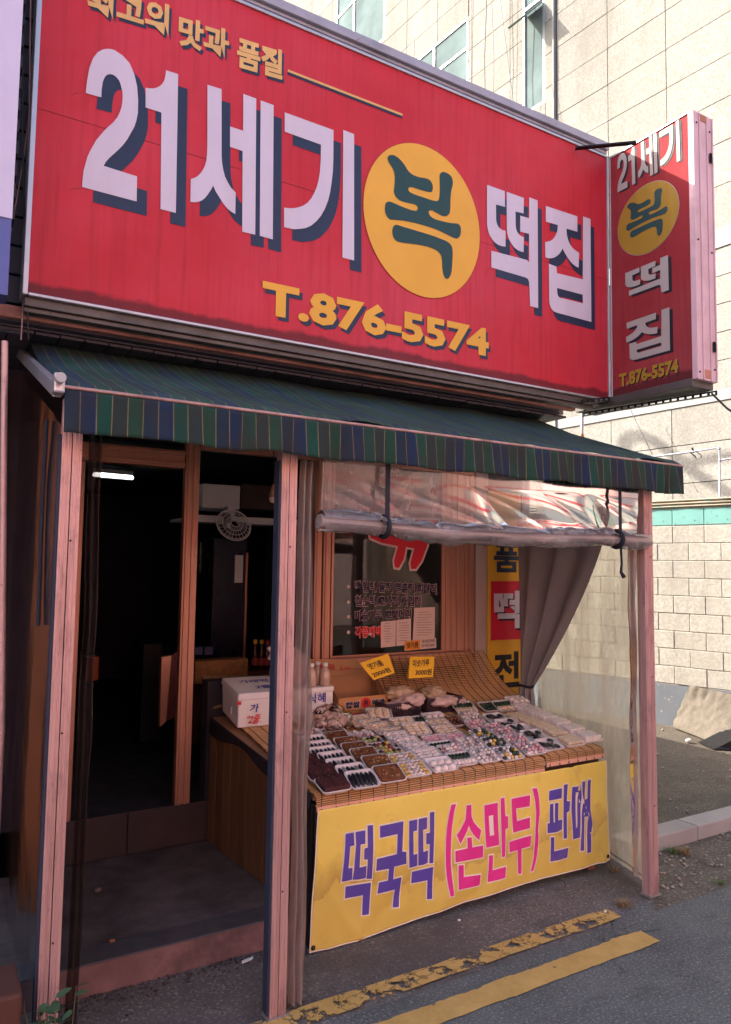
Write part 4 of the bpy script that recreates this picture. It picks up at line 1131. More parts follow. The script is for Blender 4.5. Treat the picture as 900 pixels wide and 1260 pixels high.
# bamboo mats: slats across, black stitches, front overhang
def bamboo(label, x0, x1, yf, yb, lift, drop, slantR=False):
    r = thing('bamboo_mat', label, 'bamboo mat', ((x0 + x1) / 2, yf, ztab(yf)), group='bamboo mats on the food table')
    p = .0105
    sl = MB()
    def L(y): return max(x0, tl(y) - .004) if x0 < 1.6 else x0
    def Rr(y): return min(x1, tr_(y) + .01) if x1 > 3.2 else x1
    y = yf
    while y < yb:
        z = ztab(y) + lift + rnd.uniform(-.0006, .0006)
        j = rnd.uniform(-.004, .004)
        sl.tube([(L(y) + j, y, z), (Rr(y) + rnd.uniform(-.006, .003), y, z)], .0042, 5, caps=False)
        y += p
    z = ztab(yf) + lift - .006
    k = 0
    while z > ztab(yf) + lift - drop:
        y_ = yf - .008 - .004 * min(1, k * .4)
        sl.tube([(L(yf) + rnd.uniform(-.002, .003), y_, z), (Rr(yf) + rnd.uniform(-.004, .002), y_, z)], .0040, 5, caps=False)
        z -= .0092; k += 1
    zl = z
    sl.build('slats', M_BAMBOO, r)['kind'] = 'stuff'
    MB().box(L(yf) + .003, Rr(yf) - .003, yf - .016, yf - .010, zl - .018, zl + .004).build('hem_tape', mat('peach_hem_tape', (.72, .36, .24), .7), r)
    stt = MB()
    x = x0 + .03
    while x < x1 - .01:
        jx = rnd.uniform(-.006, .006)
        stt.tube([(x + jx, yf - .0145, zl - .012), (x + jx * .3, yf - .015, ztab(yf) + lift - .004), (x, yf - .004, ztab(yf) + lift + .005), (x, yb, ztab(yb) + lift + .005)], .0016, 4, caps=False)
        stt.ball((x + jx, yf - .017, zl - .008), (.0035, .003, .004), nu=5, nv=4)
        stt.tube([(x + jx, yf - .017, zl - .010), (x + jx + rnd.uniform(.004, .009), yf - .018, zl - .022)], .0012, 3, caps=False)
        stt.tube([(x + jx, yf - .017, zl - .010), (x + jx - rnd.uniform(.004, .009), yf - .018, zl - .018)], .0012, 3, caps=False)
        x += .0655
    stt.build('stitches', M_BLACKMETAL, r)
    return r
bamboo('longer bamboo mat under the trays, reaching from the middle post past the centre', 1.51, 2.86, 2.948, 3.95, .002, .05)
bamboo('shorter bamboo mat under the white trays at the outer end of the table', 2.872, 3.315, 2.950, 3.95, .008, .030)
def upmat(label, P, n_sl, st_step, mt, bulge=.03):
    """mat rising from the table (P0-P1) to the sill (P3-P2)"""
    P = [Vector(p) for p in P]
    r = thing('bamboo_mat', label, 'bamboo mat', tuple((P[0] + P[1]) / 2), group='bamboo mats on the food table')
    def pt_(u, v):
        a = P[0].lerp(P[1], u); b = P[3].lerp(P[2], u)
        q = a.lerp(b, v); q.y += 0; q.z -= bulge * math.sin(math.pi * v)
        return q
    sl = MB()
    for i in range(n_sl + 1):
        v = i / n_sl
        sl.tube([pt_(0, v), pt_(.5, v), pt_(1, v)], .0045, 5, caps=False)
    sl.build('slats', mt, r)['kind'] = 'stuff'
    stt = MB(); n = max(2, int((P[1] - P[0]).length / st_step))
    for i in range(n + 1):
        u = i / n
        stt.tube([pt_(u, k / 8) + Vector((0, -.004, .004)) for k in range(9)], .0018, 4, caps=False)
    m = 7
    stt.build('stitches', M_BLACKMETAL, r)
    return r
za_ = wz0 - .005
upmat('bamboo mat with dark stitches rising from behind the baskets up to the window sill', [(at(474, 860, 1, 3.80).x, 3.80, .80), at(646, 862, 1, 3.75), (fx(590), 4.03, za_), (at(455, 820, 1, 4.03).x, 4.03, za_)], 34, .06, M_BAMBOO, .045)
upmat('bamboo mat hanging over the counter in the dark doorway behind the foam box', [at(262, 872, 1, 4.12), at(345, 850, 1, 4.12), at(335, 832, 1, 4.35), at(248, 832, 1, 4.35)], 26, .05, M_BAMBOOIN, .0)

# ---- yellow banner in front of the table
bn = thing('vinyl_banner', 'yellow vinyl banner with purple and magenta lettering hung across the front of the food table', 'banner', (2.4, 2.94, 0))
def yban(x, z):
    y = 2.925
    y += .006 * math.sin(x * 7 + z * 3) * (1 - z / .6) + .010 * noise.noise(Vector((x * 3, z * 4, 2)))
    y += .012 * noise.noise(Vector((x * 9 - z * 6, z * 7, 5))) * max(0, 1 - z / .35)
    d = (x - 3.17) * .9 + (z - .30) * .42
    y += -.012 * math.exp(-(d / .018) ** 2) * (1 if z > .05 else 0)
    d2 = (x - 1.60) * 1.0 - (.20 - z) * .7
    y += -.008 * math.exp(-(d2 / .03) ** 2) * max(0, 1 - z / .35)
    return y
def f_ban(u, v):
    x0 = 1.518 - .030 * (1 - v); x1 = 3.312 + .012 * (1 - v)
    x = x0 + (x1 - x0) * u
    zb3 = .008 + .055 * u - .010 * math.sin(u * 9)
    z = zb3 + (.592 - zb3) * v
    return (x, yban(x, z) - .03 * (1 - v) * 0, z)
MB().grid(f_ban, 150, 60).build('cloth', M_BANNER, bn, solid=.0015)
MB().tube([f_ban(k / 40, 0) for k in range(41)], .003, 5).build('piping', M_OUTL, bn)
MB().tube([f_ban(0, k / 20) for k in range(21)], .003, 5).build('piping', M_OUTL, bn)
MB().tube([f_ban(1, k / 20) for k in range(21)], .003, 5).build('piping', M_OUTL, bn)
p = f_ban(.008, .03); MB().lathe([(.004, 0), (.010, 0), (.010, .003), (.004, .004)], 12, (p[0], p[1] - .003, p[2]), Matrix.Rotation(R(90), 4, 'X')).build('eyelet', M_BLACKMETAL, bn)
p = f_ban(.992, .04); MB().lathe([(.004, 0), (.010, 0), (.010, .003), (.004, .004)], 12, (p[0], p[1] - .003, p[2]), Matrix.Rotation(R(90), 4, 'X')).build('eyelet', M_BLACKMETAL, bn)
def tban(ox, oy, s):
    return lambda pts: [(lambda q: (q.x, q.z))(at(ox + x / s, oy + y / s, 1, 2.925)) for x, y in pts]
T1, T2 = tban(410, 990, 6), tban(540, 950, 4.5)
purple = [[T1(l)] for l in (
 [(90,215),(150,203),(152,297),(122,305),(108,468),(138,460),(136,550),(100,560),(62,568),(68,490),(75,420),(82,340),(85,300)],
 [(163,200),(235,187),(232,285),(198,292),(190,460),(240,448),(238,538),(190,550),(140,552),(150,470),(155,400),(165,290)],
 [(252,152),(292,147),(292,300),(282,545),(243,545),(250,400),(222,402),(226,320),(250,312)],
 [(90,603),(277,573),(262,808),(213,815),(220,668),(85,692)],
 [(343,157),(517,121),(507,345),(537,345),(540,435),(447,457),(442,550),(505,535),(490,760),(448,765),(458,628),(325,655),(335,573),(402,557),(408,470),(313,487),(317,397),(467,362),(473,215),(342,243)],
 [(560,120),(620,107),(617,190),(590,196),(592,370),(620,360),(622,450),(595,460),(563,467),(558,300)],
 [(630,105),(695,92),(693,178),(663,186),(667,350),(702,337),(700,430),(670,445),(630,450),(627,260)],
 [(714,58),(748,52),(747,240),(742,432),(712,435),(715,290),(688,293),(688,213),(715,207)],
 [(583,497),(742,460),(732,695),(695,700),(700,560),(580,583)])]
purple += [[T2(l)] for l in (
 [(610,103),(680,88),(680,145),(610,158)],
 [(617,178),(635,175),(638,280),(645,278),(645,172),(663,170),(663,268),(685,262),(682,318),(660,330),(640,335),(605,340),(605,285),(617,283)],
 [(690,70),(712,65),(709,160),(728,162),(724,215),(710,225),(708,365),(690,370),(692,200)],
 [(622,362),(640,360),(640,440),(717,418),(715,475),(670,488),(622,498)],
 [(795,52),(812,50),(806,152),(823,146),(826,46),(842,40),(838,200),(835,440),(813,445),(818,240),(803,246),(798,430),(780,435),(788,300)])]
purple += [[T2([(738,82),(783,72),(783,230),(778,360),(742,372),(735,200)]), T2([(757,112),(768,108),(765,300),(757,312)])]]
magenta = [[T2(l)] for l in (
 [(70,180),(95,176),(85,220),(80,260),(73,320),(70,380),(68,440),(68,500),(72,590),(78,680),(58,685),(50,630),(45,580),(41,510),(40,450),(42,370),(48,300),(58,235)],
 [(153,183),(178,180),(180,240),(186,262),(195,280),(212,300),(233,320),(220,375),(205,362),(190,345),(176,322),(165,295),(157,325),(145,350),(133,375),(120,398),(100,350),(113,332),(125,310),(140,282),(148,260)],
 [(157,362),(180,360),(182,415),(240,403),(238,468),(92,500),(92,437),(157,420)],
 [(107,515),(135,512),(133,578),(222,562),(218,622),(103,648)],
 [(342,145),(362,140),(370,245),(385,243),(383,310),(368,315),(362,465),(343,468),(345,300)],
 [(270,458),(292,455),(290,540),(367,520),(360,580),(263,605)],
 [(403,148),(505,127),(505,190),(430,202),(435,272),(508,252),(508,312),(412,335)],
 [(388,385),(514,352),(510,412),(460,425),(457,562),(437,562),(438,432),(388,443)],
 [(515,90),(540,87),(550,120),(555,150),(560,190),(562,230),(557,275),(553,320),(556,360),(555,400),(551,440),(545,480),(537,515),(527,550),(512,553),(522,510),(530,470),(535,410),(538,350),(541,285),(542,220),(538,185),(532,150),(524,118)])]
magenta += [[T2([(250,183),(325,168),(330,400),(257,415)]), T2([(275,242),(300,236),(303,345),(279,352)])]]
def dr(l): return lambda u, v: (u, yban(u, v) - .0012 - l, v)
for sh in purple + magenta:
    poly_mesh([[offset_loop(sh[0], .006)]], dr(.0008), 'letter_outline', M_OUTL, bn, .035)
for sh in purple:
    poly_mesh([sh], dr(.0025), 'letter', M_PURPLE, bn, .035)
for sh in magenta:
    poly_mesh([sh], dr(.0025), 'letter', M_MAGENTA, bn, .035)

# ------------------------------------------------------------------ trays of food
M_TRAY = mat('white_foam_tray', (.84, .75, .73), .5, var=.03)
fm = lambda n, c, r_=.45, **k: mat(n, c, r_, var=.18, scale=30, spec=.5, **k)
F_ = dict(
 black=fm('black_rice_stick', (.018, .015, .018), .35), white=fm('white_rice_cake', (.80, .66, .60)), cream=fm('cream_rice_cake', (.74, .56, .40)),
 maroon=fm('dark_red_bean_cake', (.085, .022, .022), .5), brown=fm('brown_nut_cake', (.20, .065, .022), .35), nut=fm('nut_pieces', (.42, .25, .12)),
 green=fm('dark_green_rice_cake', (.022, .042, .02), .35), pink=fm('pink_rice_cake', (.70, .38, .40)), yellow=fm('yellow_rice_cake', (.68, .42, .08)),
 lime=fm('pale_green_rice_cake', (.36, .42, .14)), red=fm('dark_pink_rice_cake', (.36, .07, .09)), grey=fm('grey_sesame_cake', (.34, .29, .29)),
 chest=fm('chestnut_brown_piece', (.16, .05, .02), .3), tan=fm('tan_layered_cake', (.66, .47, .30)))
FN = list(F_); FM = [F_[k] for k in FN]; FI = {k: i for i, k in enumerate(FN)}
TW, TD_, THh = .150, .112, .020
def tray_mesh():
    mb = MB()
    def rr_(w, d, r, z):
        pts = []
        for cx, cy, a0 in ((w / 2 - r, d / 2 - r, 0), (-w / 2 + r, d / 2 - r, 90), (-w / 2 + r, -d / 2 + r, 180), (w / 2 - r, -d / 2 + r, 270)):
            for k in range(4):
                a = R(a0 + k * 30); pts.append((cx + r * math.cos(a), cy + r * math.sin(a), z))
        return pts
    rings = [rr_(TW * .80, TD_ * .78, .012, 0), rr_(TW * .99, TD_ * .99, .017, THh), rr_(TW, TD_, .018, THh + .001), rr_(TW, TD_, .018, THh - .002)]
    inn = [rr_(TW * .95, TD_ * .94, .015, THh + .0008), rr_(TW * .78, TD_ * .75, .012, .003)]
    vs = [p for rg in rings + inn for p in rg]; n = 16
    def band(a, b): return [(a * n + k, a * n + (k + 1) % n, b * n + (k + 1) % n, b * n + k) for k in range(n)]
    fs = [tuple(reversed(range(n)))] + band(0, 3) + band(3, 2) + band(2, 4) + band(4, 5) + [tuple(5 * n + k for k in range(n))]
    mb.add(vs, fs, False)
    return mb
_tray0 = None; _film0 = None
def contents(kind, rs):
    mb = MB(); b = THh * .5
    g = rs.uniform
    def log(x, y, L, r, c, ang=0, sq=1.0):
        M_ = Matrix.Rotation(ang, 3, 'Z')
        mb.ball((x, y, b + r * .5), (L / 2, r, r * sq), M_, 8, 6, FI[c], .06)
    if kind == 'sticks':
        for i in range(6): log(-.055 + i * .022, g(-.003, .003), .088, .0095, 'black', R(90) + g(-.05, .05), .9)
        for i in range(5): log(-.044 + i * .022, 0, .08, .004, 'white', R(90), .7)
    elif kind == 'logs':
        for i in range(6): log(-.055 + i * .022, g(-.003, .003), .088, .0115, 'black' if rs.random() < .75 else 'grey', R(90) + g(-.06, .06))
    elif kind == 'maroon':
        for i in range(2): mb.box(-.064 + i * .066, -.002 + i * .066, -.044, .044, .005, .036, FI['maroon'])
        for i in range(26): mb.ball((g(-.062, .062), g(-.044, .044), .036), g(.003, .006), mi=FI['maroon'], nu=5, nv=4)
    elif kind == 'nutty':
        mb.box(-.063, .063, -.045, .045, .004, .026, FI['brown'])
        for i in range(34): mb.ball((g(-.06, .06), g(-.042, .042), .026), (g(.004, .009), g(.003, .006), .004), Matrix.Rotation(g(0, 3), 3, 'Z'), 5, 4, FI[rs.choice(['brown', 'nut', 'brown', 'maroon', 'nut'])])
    elif kind in ('fruit', 'mixed', 'speck', 'pinkmix', 'ydark', 'pinkballs', 'chest', 'whiteballs', 'ring'):
        pal = {'fruit': ['red', 'lime', 'yellow', 'maroon', 'lime', 'black'], 'mixed': ['white', 'green', 'grey', 'white', 'yellow', 'green'], 'speck': ['white', 'grey', 'white', 'white'],
               'pinkmix': ['pink', 'grey', 'white', 'white', 'pink'], 'ydark': ['yellow', 'green', 'white', 'green', 'grey'], 'pinkballs': ['pink', 'grey', 'pink', 'white'],
               'chest': ['chest', 'brown', 'maroon'], 'whiteballs': ['white', 'pink', 'white'], 'ring': ['grey', 'grey', 'nut']}[kind]
        r = .0125
        for layer in range(2):
            for i in range(5 - layer):
                for j in range(4 - layer):
                    x = -.050 + layer * .012 + i * .0255 + g(-.002, .002); y = -.036 + layer * .012 + j * .0245 + g(-.002, .002)
                    if layer and rs.random() < .35: continue
                    c = pal[min(len(pal) - 1, j)] if kind == 'fruit' and rs.random() < .6 else rs.choice(pal)
                    if kind == 'ring':
                        mb.ball((x, y, b + .006), (.014, .014, .009), None, 8, 5, FI['yellow' if i in (0, 4) else 'white'])
                        mb.ball((x, y, b + .012), (.008, .008, .006), None, 6, 4, FI['grey' if (i + j) % 2 else 'nut'])
                    else:
                        mb.ball((x, y, b + r * .5 + layer * .015), (r * g(.9, 1.1), r * g(.85, 1.05), r * .85), Matrix.Rotation(g(0, 3), 3, 'Z'), 7, 5, FI[c], .05)
                        if kind == 'speck':
                            for q in range(2): mb.ball((x + g(-.007, .007), y + g(-.008, .004), b + r * .5 + layer * .015 + .009), .003, nu=5, nv=3, mi=FI['grey'])
    elif kind in ('greenwhite', 'greentan', 'greens'):
        c1, c2 = {'greenwhite': ('green', 'white'), 'greentan': ('green', 'cream'), 'greens': ('green', 'green')}[kind]
        for i in range(6):
            log(-.055 + i * .022, .022, .045, .012, c1, R(80) + g(-.1, .1))
            log(-.055 + i * .022, -.020, .045, .012, c2, R(85) + g(-.1, .1))
    elif kind in ('rolls', 'creamrolls', 'pinkrolls', 'halfrolls'):
        c = {'rolls': 'white', 'creamrolls': 'cream', 'pinkrolls': 'pink', 'halfrolls': 'white'}[kind]
        for j in range(4 if kind != 'halfrolls' else 2):
            for i in range(3):
                log(-.042 + i * .042, -.034 + j * (.0225 if kind != 'halfrolls' else .04), .046, .0125 if kind != 'halfrolls' else .019, c, g(-.1, .1))
    elif kind == 'disks':
        for i in range(9):
            x, y = g(-.05, .05), g(-.035, .035)
            mb.ball((x, y, b + .006 + .003 * (i // 3)), (.022, .020, .006), Matrix.Rotation(g(0, 3), 3, 'Z'), 9, 5, FI[rs.choice(['black', 'black', 'black', 'green', 'grey'])])
        mb.ball((.01, -.01, b + .018), .005, mi=FI['chest'])
    elif kind == 'layered':
        for i in range(4):
            x0 = -.058 + i * .0295
            mb.box(x0, x0 + .0265, -.041, .041, .004, .017, FI['cream']).box(x0 + .0003, x0 + .0262, -.0408, .0408, .0171, .0225, FI['nut']).box(x0, x0 + .0265, -.041, .041, .0226, .036, FI['cream'])
    elif kind == 'loaf':
        mb.box(-.058, .058, -.041, .041, .006, .043, FI['white'])
    return mb
KINDS = {}
def make_tray(kind, variant):
    global _tray0, _film0
    key = (kind, variant)
    if key in KINDS: return KINDS[key]
    r = empty('food_tray')
    if _tray0 is None:
        t0 = tray_mesh().build('foam_tray', M_TRAY, r); _tray0 = t0.data
    else:
        t0 = bpy.data.objects.new('foam_tray', _tray0); COL.objects.link(t0); t0.parent = r
    rs = random.Random(hash(kind) % 1000 + variant if False else sum(map(ord, kind)) * 7 + variant)
    nm = {'loaf': 'bean_curd', 'nutty': 'nut_cake', 'chest': 'chestnuts'}.get(kind, 'rice_cakes')
    c = contents(kind, rs)
    c.build(nm, FM, r, bevel=.005 if kind == 'loaf' else 0)
    h = {'maroon': .040, 'loaf': .0445, 'layered': .040, 'nutty': .032}.get(kind, .034)
    def ff_(u, v):
        x = (u - .5) * TW * .98; y = (v - .5) * TD_ * .98
        e = min(1, min(u, 1 - u, v, 1 - v) * 5)
        return (x, y, THh + .0015 + (h - THh + .001) * e ** .6 + .0022 * noise.noise(Vector((x * 60, y * 60, variant * 3 + len(kind)))) * e)
    if kind not in ('loaf', 'layered'): MB().grid(ff_, 16, 12).build('cling_film', M_WRAP, r)
    KINDS[key] = r
    return r
ORD = ['first', 'second', 'third', 'fourth', 'fifth', 'sixth', 'seventh', 'eighth', 'ninth', 'tenth']
def tray_at(px, py, kind, label, tilt=16, rz=0.0, lift=0.0, used={}):
    v = used.get(kind, 0); used[kind] = v + 1
    proto = make_tray(kind, v % 3)
    o = proto if v < 3 and (kind, v % 3) not in used else copy_tree(proto)
    used[(kind, v % 3)] = 1
    P = at_plane(px, py, TP + TN * .03, TN) - TN * .03
    rot = Matrix.Rotation(rz + rnd.uniform(-.04, .04), 4, 'Z') @ TROT @ Matrix.Rotation(R(tilt) + rnd.uniform(-.02, .02), 4, 'X')
    o.location = P + TN * (.008 + lift + TD_ / 2 * math.sin(R(abs(tilt))) * .95)
    o.rotation_euler = rot.to_euler()
    tag(o, label, 'food tray', 'foam trays of rice cakes on the food table')
    return o
def col_(what, where, kind, pts, tilt=16, rz=0, first=1, lift=0.0):
    """pts from the front of the table backwards"""
    for i, p in enumerate(pts):
        k = kind if isinstance(kind, str) else kind[i]
        w_ = what if isinstance(what, str) else what[i]
        lab = f'tray of {w_}, {ORD[i]} from the front {where}'
        tray_at(p[0], p[1], k, lab, tilt, rz, lift + (.004 if i else 0))
col_('dark red bean cakes', 'beside the middle post', 'maroon', [(409, 966), (395, 953), (381, 940)], 10)
col_(['black filled rice logs', 'black filled rice logs', 'black filled rice logs', 'black striped rice sticks', 'black striped rice sticks', 'black striped rice sticks', 'black striped rice sticks', 'black striped rice sticks'],
     'in the black row', ['logs'] * 3 + ['sticks'] * 5, [(445, 961), (433, 954), (421, 946), (410, 938), (400, 931), (393, 924), (386, 917), (381, 910)], 20)
col_('brown nut and bean slab', 'in the brown row', 'nutty', [(478, 954), (464, 942), (449, 933), (438, 926), (429, 919), (414, 912)], 20)
col_(['chopped dark nuts', 'chopped dark nuts'], 'behind the brown slabs', ['chest', 'chest'], [(412, 905), (402, 899)], 14)
col_(['yellow rimmed sesame rings', 'yellow rimmed sesame rings'], 'beside the brown slabs', 'ring', [(509, 948), (497, 939)], 18)
col_('red, yellow and green rice balls', 'in the colourful row', 'fruit', [(484, 931), (470, 924), (457, 917)], 14)
col_('thick white rice rolls', 'in the central white row', ['halfrolls', 'rolls', 'rolls', 'rolls', 'rolls'], [(542, 942), (526, 931), (514, 924), (503, 917), (490, 910)], 15)
tray_at(447, 905, 'whiteballs', 'tray of pink and white balls beside the bag of rice slices', 4)
col_('cream rice rolls', 'below the carton', 'creamrolls', [(486, 903), (472, 898), (459, 894), (445, 889)], 14, .1)
tray_at(466, 883, 'creamrolls', 'tilted foam tray of cream rice rolls lying on others just below the printed carton', 14, -.35, .02)
col_('cream filled rolls', 'before the first basket', 'creamrolls', [(512, 902), (496, 896)], 18, -.15, lift=.014)
tray_at(522, 886, 'greens', 'foam tray of dark green rice cakes in front of the first dark basket', 6)
col_(['dark green and white rice cakes', 'dark green rice cakes', 'pink and white rolls'], 'beside the white rolls', ['greenwhite', 'greens', 'pinkrolls'], [(567, 935), (545, 922), (537, 914)], 14)
tray_at(556, 925, 'whiteballs', 'foam tray of pale rice balls between the green and the speckled cakes', 14)
col_(['speckled white rice balls', 'speckled white rice balls'], 'in the speckled row', 'speck', [(597, 931), (579, 917)], 14)
col_(['sesame rolls', 'sesame rolls', 'white rolls', 'white half rolls'], 'behind the speckled balls', ['pinkrolls', 'creamrolls', 'creamrolls', 'halfrolls'], [(562, 910), (549, 901), (541, 893), (535, 885)], 12)
tray_at(557, 888, 'chest', 'foam tray of glossy brown chestnuts in the middle of the back rows', 8)
col_(['green, white and yellow rice cakes', 'yellow and dark rice cakes', 'yellow and dark rice cakes'], 'in the mixed row', ['mixed', 'ydark', 'ydark'], [(625, 928), (609, 916), (594, 907)], 14)
tray_at(571, 872, 'greentan', 'foam tray of green and tan rice cakes right in front of the second dark basket', 18, -.1)
col_('pale pink speckled rolls', 'behind the mixed row', ['pinkballs', 'speck'], [(588, 893), (580, 884)], 12)
col_(['pink, grey and white rice balls', 'pink and grey rice balls', 'pink and grey rice balls'], 'in the pink row', ['pinkmix', 'pinkballs', 'pinkballs'], [(653, 922), (636, 913), (622, 905)], 14)
tray_at(610, 897, 'pinkballs', 'foam tray of pale pink rice balls at the back of the pink row', 12)
col_('black and dark green rice disks', 'in the disk row', 'disks', [(675, 917), (657, 907), (640, 900), (625, 893), (610, 886)], 14)
tray_at(603, 870, 'greens', 'foam tray of dark green rice cakes at the back beside the yellow hanging banner', 12)
tray_at(620, 870, 'greentan', 'large foam tray of green and tan rice cakes at the back near the curtain', 18)
col_('tan layered rice cake', 'in the layered row', 'layered', [(702, 912), (683, 903), (668, 896), (653, 890), (637, 884)], 5)
col_('white wrapped bean curd', 'along the outer edge', 'loaf', [(724, 907), (705, 899), (688, 891), (672, 884), (658, 878)], 3)
tray_at(645, 871, 'rolls', 'foam tray of white rice rolls in the back corner below the curtain', 8)
tray_at(636, 864, 'halfrolls', 'foam tray of white rolls farthest back in the corner below the curtain', 8, lift=.012)

# ------------------------------------------------------------------ boxes, bags, bottles and baskets at the back
def solid_from_px(pts, ax, v, depth):
    a = [at(px, py, ax, v) for px, py in pts]; return a, [p + Vector(depth) for p in a]
# foam box with blue and red writing
fb_ = thing('foam_box', 'white foam box with blue and red marker writing at the doorway end of the table', 'foam box', (1.62, 3.6, ztab(3.6)), group='white foam boxes')
yb0 = 3.46
P = ontab(291, 899); Q = ontab(345, 899)
x0 = P.x; yb0 = P.y; z0 = ztab(yb0) + .008
x1 = x0 + .42; hB = .155; dB = .30
BX = Matrix.Translation((x0, yb0, z0)) @ Matrix.Rotation(R(-3), 4, 'Z') @ Matrix.Rotation(math.atan(TS), 4, 'X')
body = MB().hexa([BX @ Vector(p) for p in ((.01, .01, 0), (.36, .01, 0), (.36, dB - .01, 0), (.01, dB - .01, 0))], [BX @ Vector(p) for p in ((0, 0, hB), (.37, 0, hB), (.37, dB, hB), (0, dB, hB))])
body.build('body', M_FOAM, fb_, .006)
lid = MB().hexa([BX @ Vector(p) for p in ((-.006, -.006, hB + .001), (.376, -.006, hB + .001), (.376, dB + .006, hB + .001), (-.006, dB + .006, hB + .001))], [BX @ Vector(p) for p in ((-.002, -.002, hB + .036), (.372, -.002, hB + .036), (.372, dB + .002, hB + .036), (-.002, dB + .002, hB + .036))])
lid.build('lid', M_FOAM, fb_, .006)
MB().hexa([BX @ Vector(p) for p in ((-.004, .10, .045), (-.004, .13, .045), (-.004, .125, .085), (-.004, .105, .085))], [BX @ Vector(p) for p in ((.004, .10, .045), (.004, .13, .045), (.004, .125, .085), (.004, .105, .085))]).build('hand_hold', mat('foam_shadow_grey', (.6, .56, .55), .8), fb_)
rb3 = BX.to_3x3()
def bt(s, u, v, w, h, mt, face='front', bold=.015, sh=0.1):
    if face == 'front':
        O = BX @ Vector((u, -.0035 + .0, v)); U = rb3 @ Vector((w, 0, .0)); V = rb3 @ Vector((h * sh, 0, h))
    else:
        O = BX @ Vector((u, v, hB + .0375)); U = rb3 @ Vector((w, 0, 0)); V = rb3 @ Vector((h * sh, h, 0))
    text('writing', s, O, U, V, mt, fb_, bold)
bt('가', .065, .085, .05, .045, M_BLUEINK); bt('"2줄.', .045, .022, .085, .05, M_REDINK, sh=.3)
bt('가래떡', .06, .17, .17, .06, M_BLUEINK, 'top'); bt('2줄', .12, .06, .09, .06, M_BLUEINK, 'top')
MB().hexa([BX @ Vector(p) for p in ((-.008, -.009, hB - .022), (.014, -.009, hB - .022), (.014, -.0065, hB - .022), (-.008, -.0065, hB - .022))], [BX @ Vector(p) for p in ((-.008, -.009, hB - .004), (.014, -.009, hB - .004), (.014, -.0065, hB - .004), (-.008, -.0065, hB - .004))]).build('red_tape', M_REDINK, fb_)
# lidded white box with the bottles on top
yb2 = 3.86
a0 = at(378, 905, 1, yb2); a1 = at(407, 878, 1, yb2)
wb = thing('foam_box', 'white box with blue writing that carries the three drink bottles', 'foam box', (1.95, yb2, ztab(yb2)), group='white foam boxes')
X0, X1 = at(352, 860, 1, yb2).x, at(410, 860, 1, yb2).x; Z1 = at(400, 845, 1, yb2).z
MB().box(X0, X1, yb2, yb2 + .14, ztab(yb2) + .016, Z1 - .03).build('body', M_FOAM, wb, .005)
MB().box(X0 - .004, X1 + .004, yb2 - .004, yb2 + .144, Z1 - .0295, Z1).build('lid', M_FOAM, wb, .004)
text('writing', '식혜', at(379, 866, 1, yb2 - .006), (at(401, 864, 1, yb2 - .006) - at(379, 866, 1, yb2 - .006)), (0, 0, .055), M_BLUEINK, wb, .012)
M_DRINK = mat('milky_amber_drink', (.52, .34, .26), .2, var=.1, spec=.8, coat=.5)
def bottle(px, py, y, label, s=1.0):
    c = at(px, py, 1, y); c.z = Z1 + .001
    r = thing('bottle', label, 'bottle', tuple(c), group='bottles of rice drink')
    MB().lathe([(.0, 0), (.028, 0), (.031, .006), (.031, .05), (.030, .07), (.022, .092), (.013, .106), (.012, .112)], 18, c).build('bottle_body', M_DRINK, r)
    MB().lathe([(.0145, .112), (.0155, .113), (.0155, .130), (.013, .132), (0, .132)], 18, c).build('cap', M_WHITE, r)
    return r
bottle(383, 846, yb2 + .045, 'bottle of pale rice drink on the white box, closest to the post')
bottle(400, 846, yb2 + .045, 'bottle of pale rice drink on the white box, nearest the carton')
bottle(391, 838, yb2 + .105, 'bottle of pale rice drink standing behind the other two')
# cardboard carton, open, with printed front
ct = thing('carton', 'open brown cardboard carton printed with blue and red lettering behind the rice trays', 'carton', (2.2, 3.8, ztab(3.8)))
yc = ontab(417, 884).y
c0 = at(417, 884, 1, yc); c1 = at(477, 874, 1, yc)
cx0, cx1 = c0.x, c1.x; cz = ztab(yc) + .006; ch = at(447, 857, 1, yc).z - cz; cdp = .19
cm = MB()
cm.box(cx0, cx1, yc, yc + .006, cz, cz + ch)
cm.build('front_wall', mat('orange_printed_cardboard', (.55, .24, .09), .8, var=.06), ct)
bh = at(440, 822, 1, yc + cdp).z
cm = MB()
cm.add([(cx0, yc + .0061, cz), (cx0, yc + cdp, cz), (cx0, yc + cdp, bh - .02), (cx0, yc + .0061, cz + ch)], [(0, 1, 2, 3)])
cm.build('side_wall', M_CARDIN, ct, solid=.005)
cm = MB()
cm.add([(cx1, yc + .0061, cz), (cx1, yc + cdp, cz), (cx1, yc + cdp, bh), (cx1, yc + .0061, cz + ch)], [(0, 1, 2, 3)])
cm.build('side_wall', M_CARDIN, ct, solid=.005)
MB().box(cx0, cx1, yc + cdp + .003, yc + cdp + .008, cz, bh).build('back_wall', M_CARDIN, ct)
fl = MB(); fl.add([at(341, 838, 1, yc + cdp - .01), at(450, 827, 1, yc + cdp), at(436, 811, 1, yc + cdp + .025), at(340, 811, 1, yc + cdp + .025)], [(0, 1, 2, 3)])
fl.build('flap', M_CARD, ct, solid=.004)
A_ = at(392, 824, 1, yc + cdp); B_ = at(441, 824, 1, yc + cdp + .02)
text('writing', '약과 2.000', A_ + Vector((0, -.02, 0)), B_ - A_, (0, .03, .035), M_REDINK, ct, .01)
def ctext(s, u0, u1, v0, v1, mt, lift, bold=.03):
    text('lettering', s, (cx0 + (cx1 - cx0) * u0, yc - lift, cz + ch * v0), ((cx1 - cx0) * (u1 - u0), 0, 0), (0, 0, ch * (v1 - v0)), mt, ct, bold)
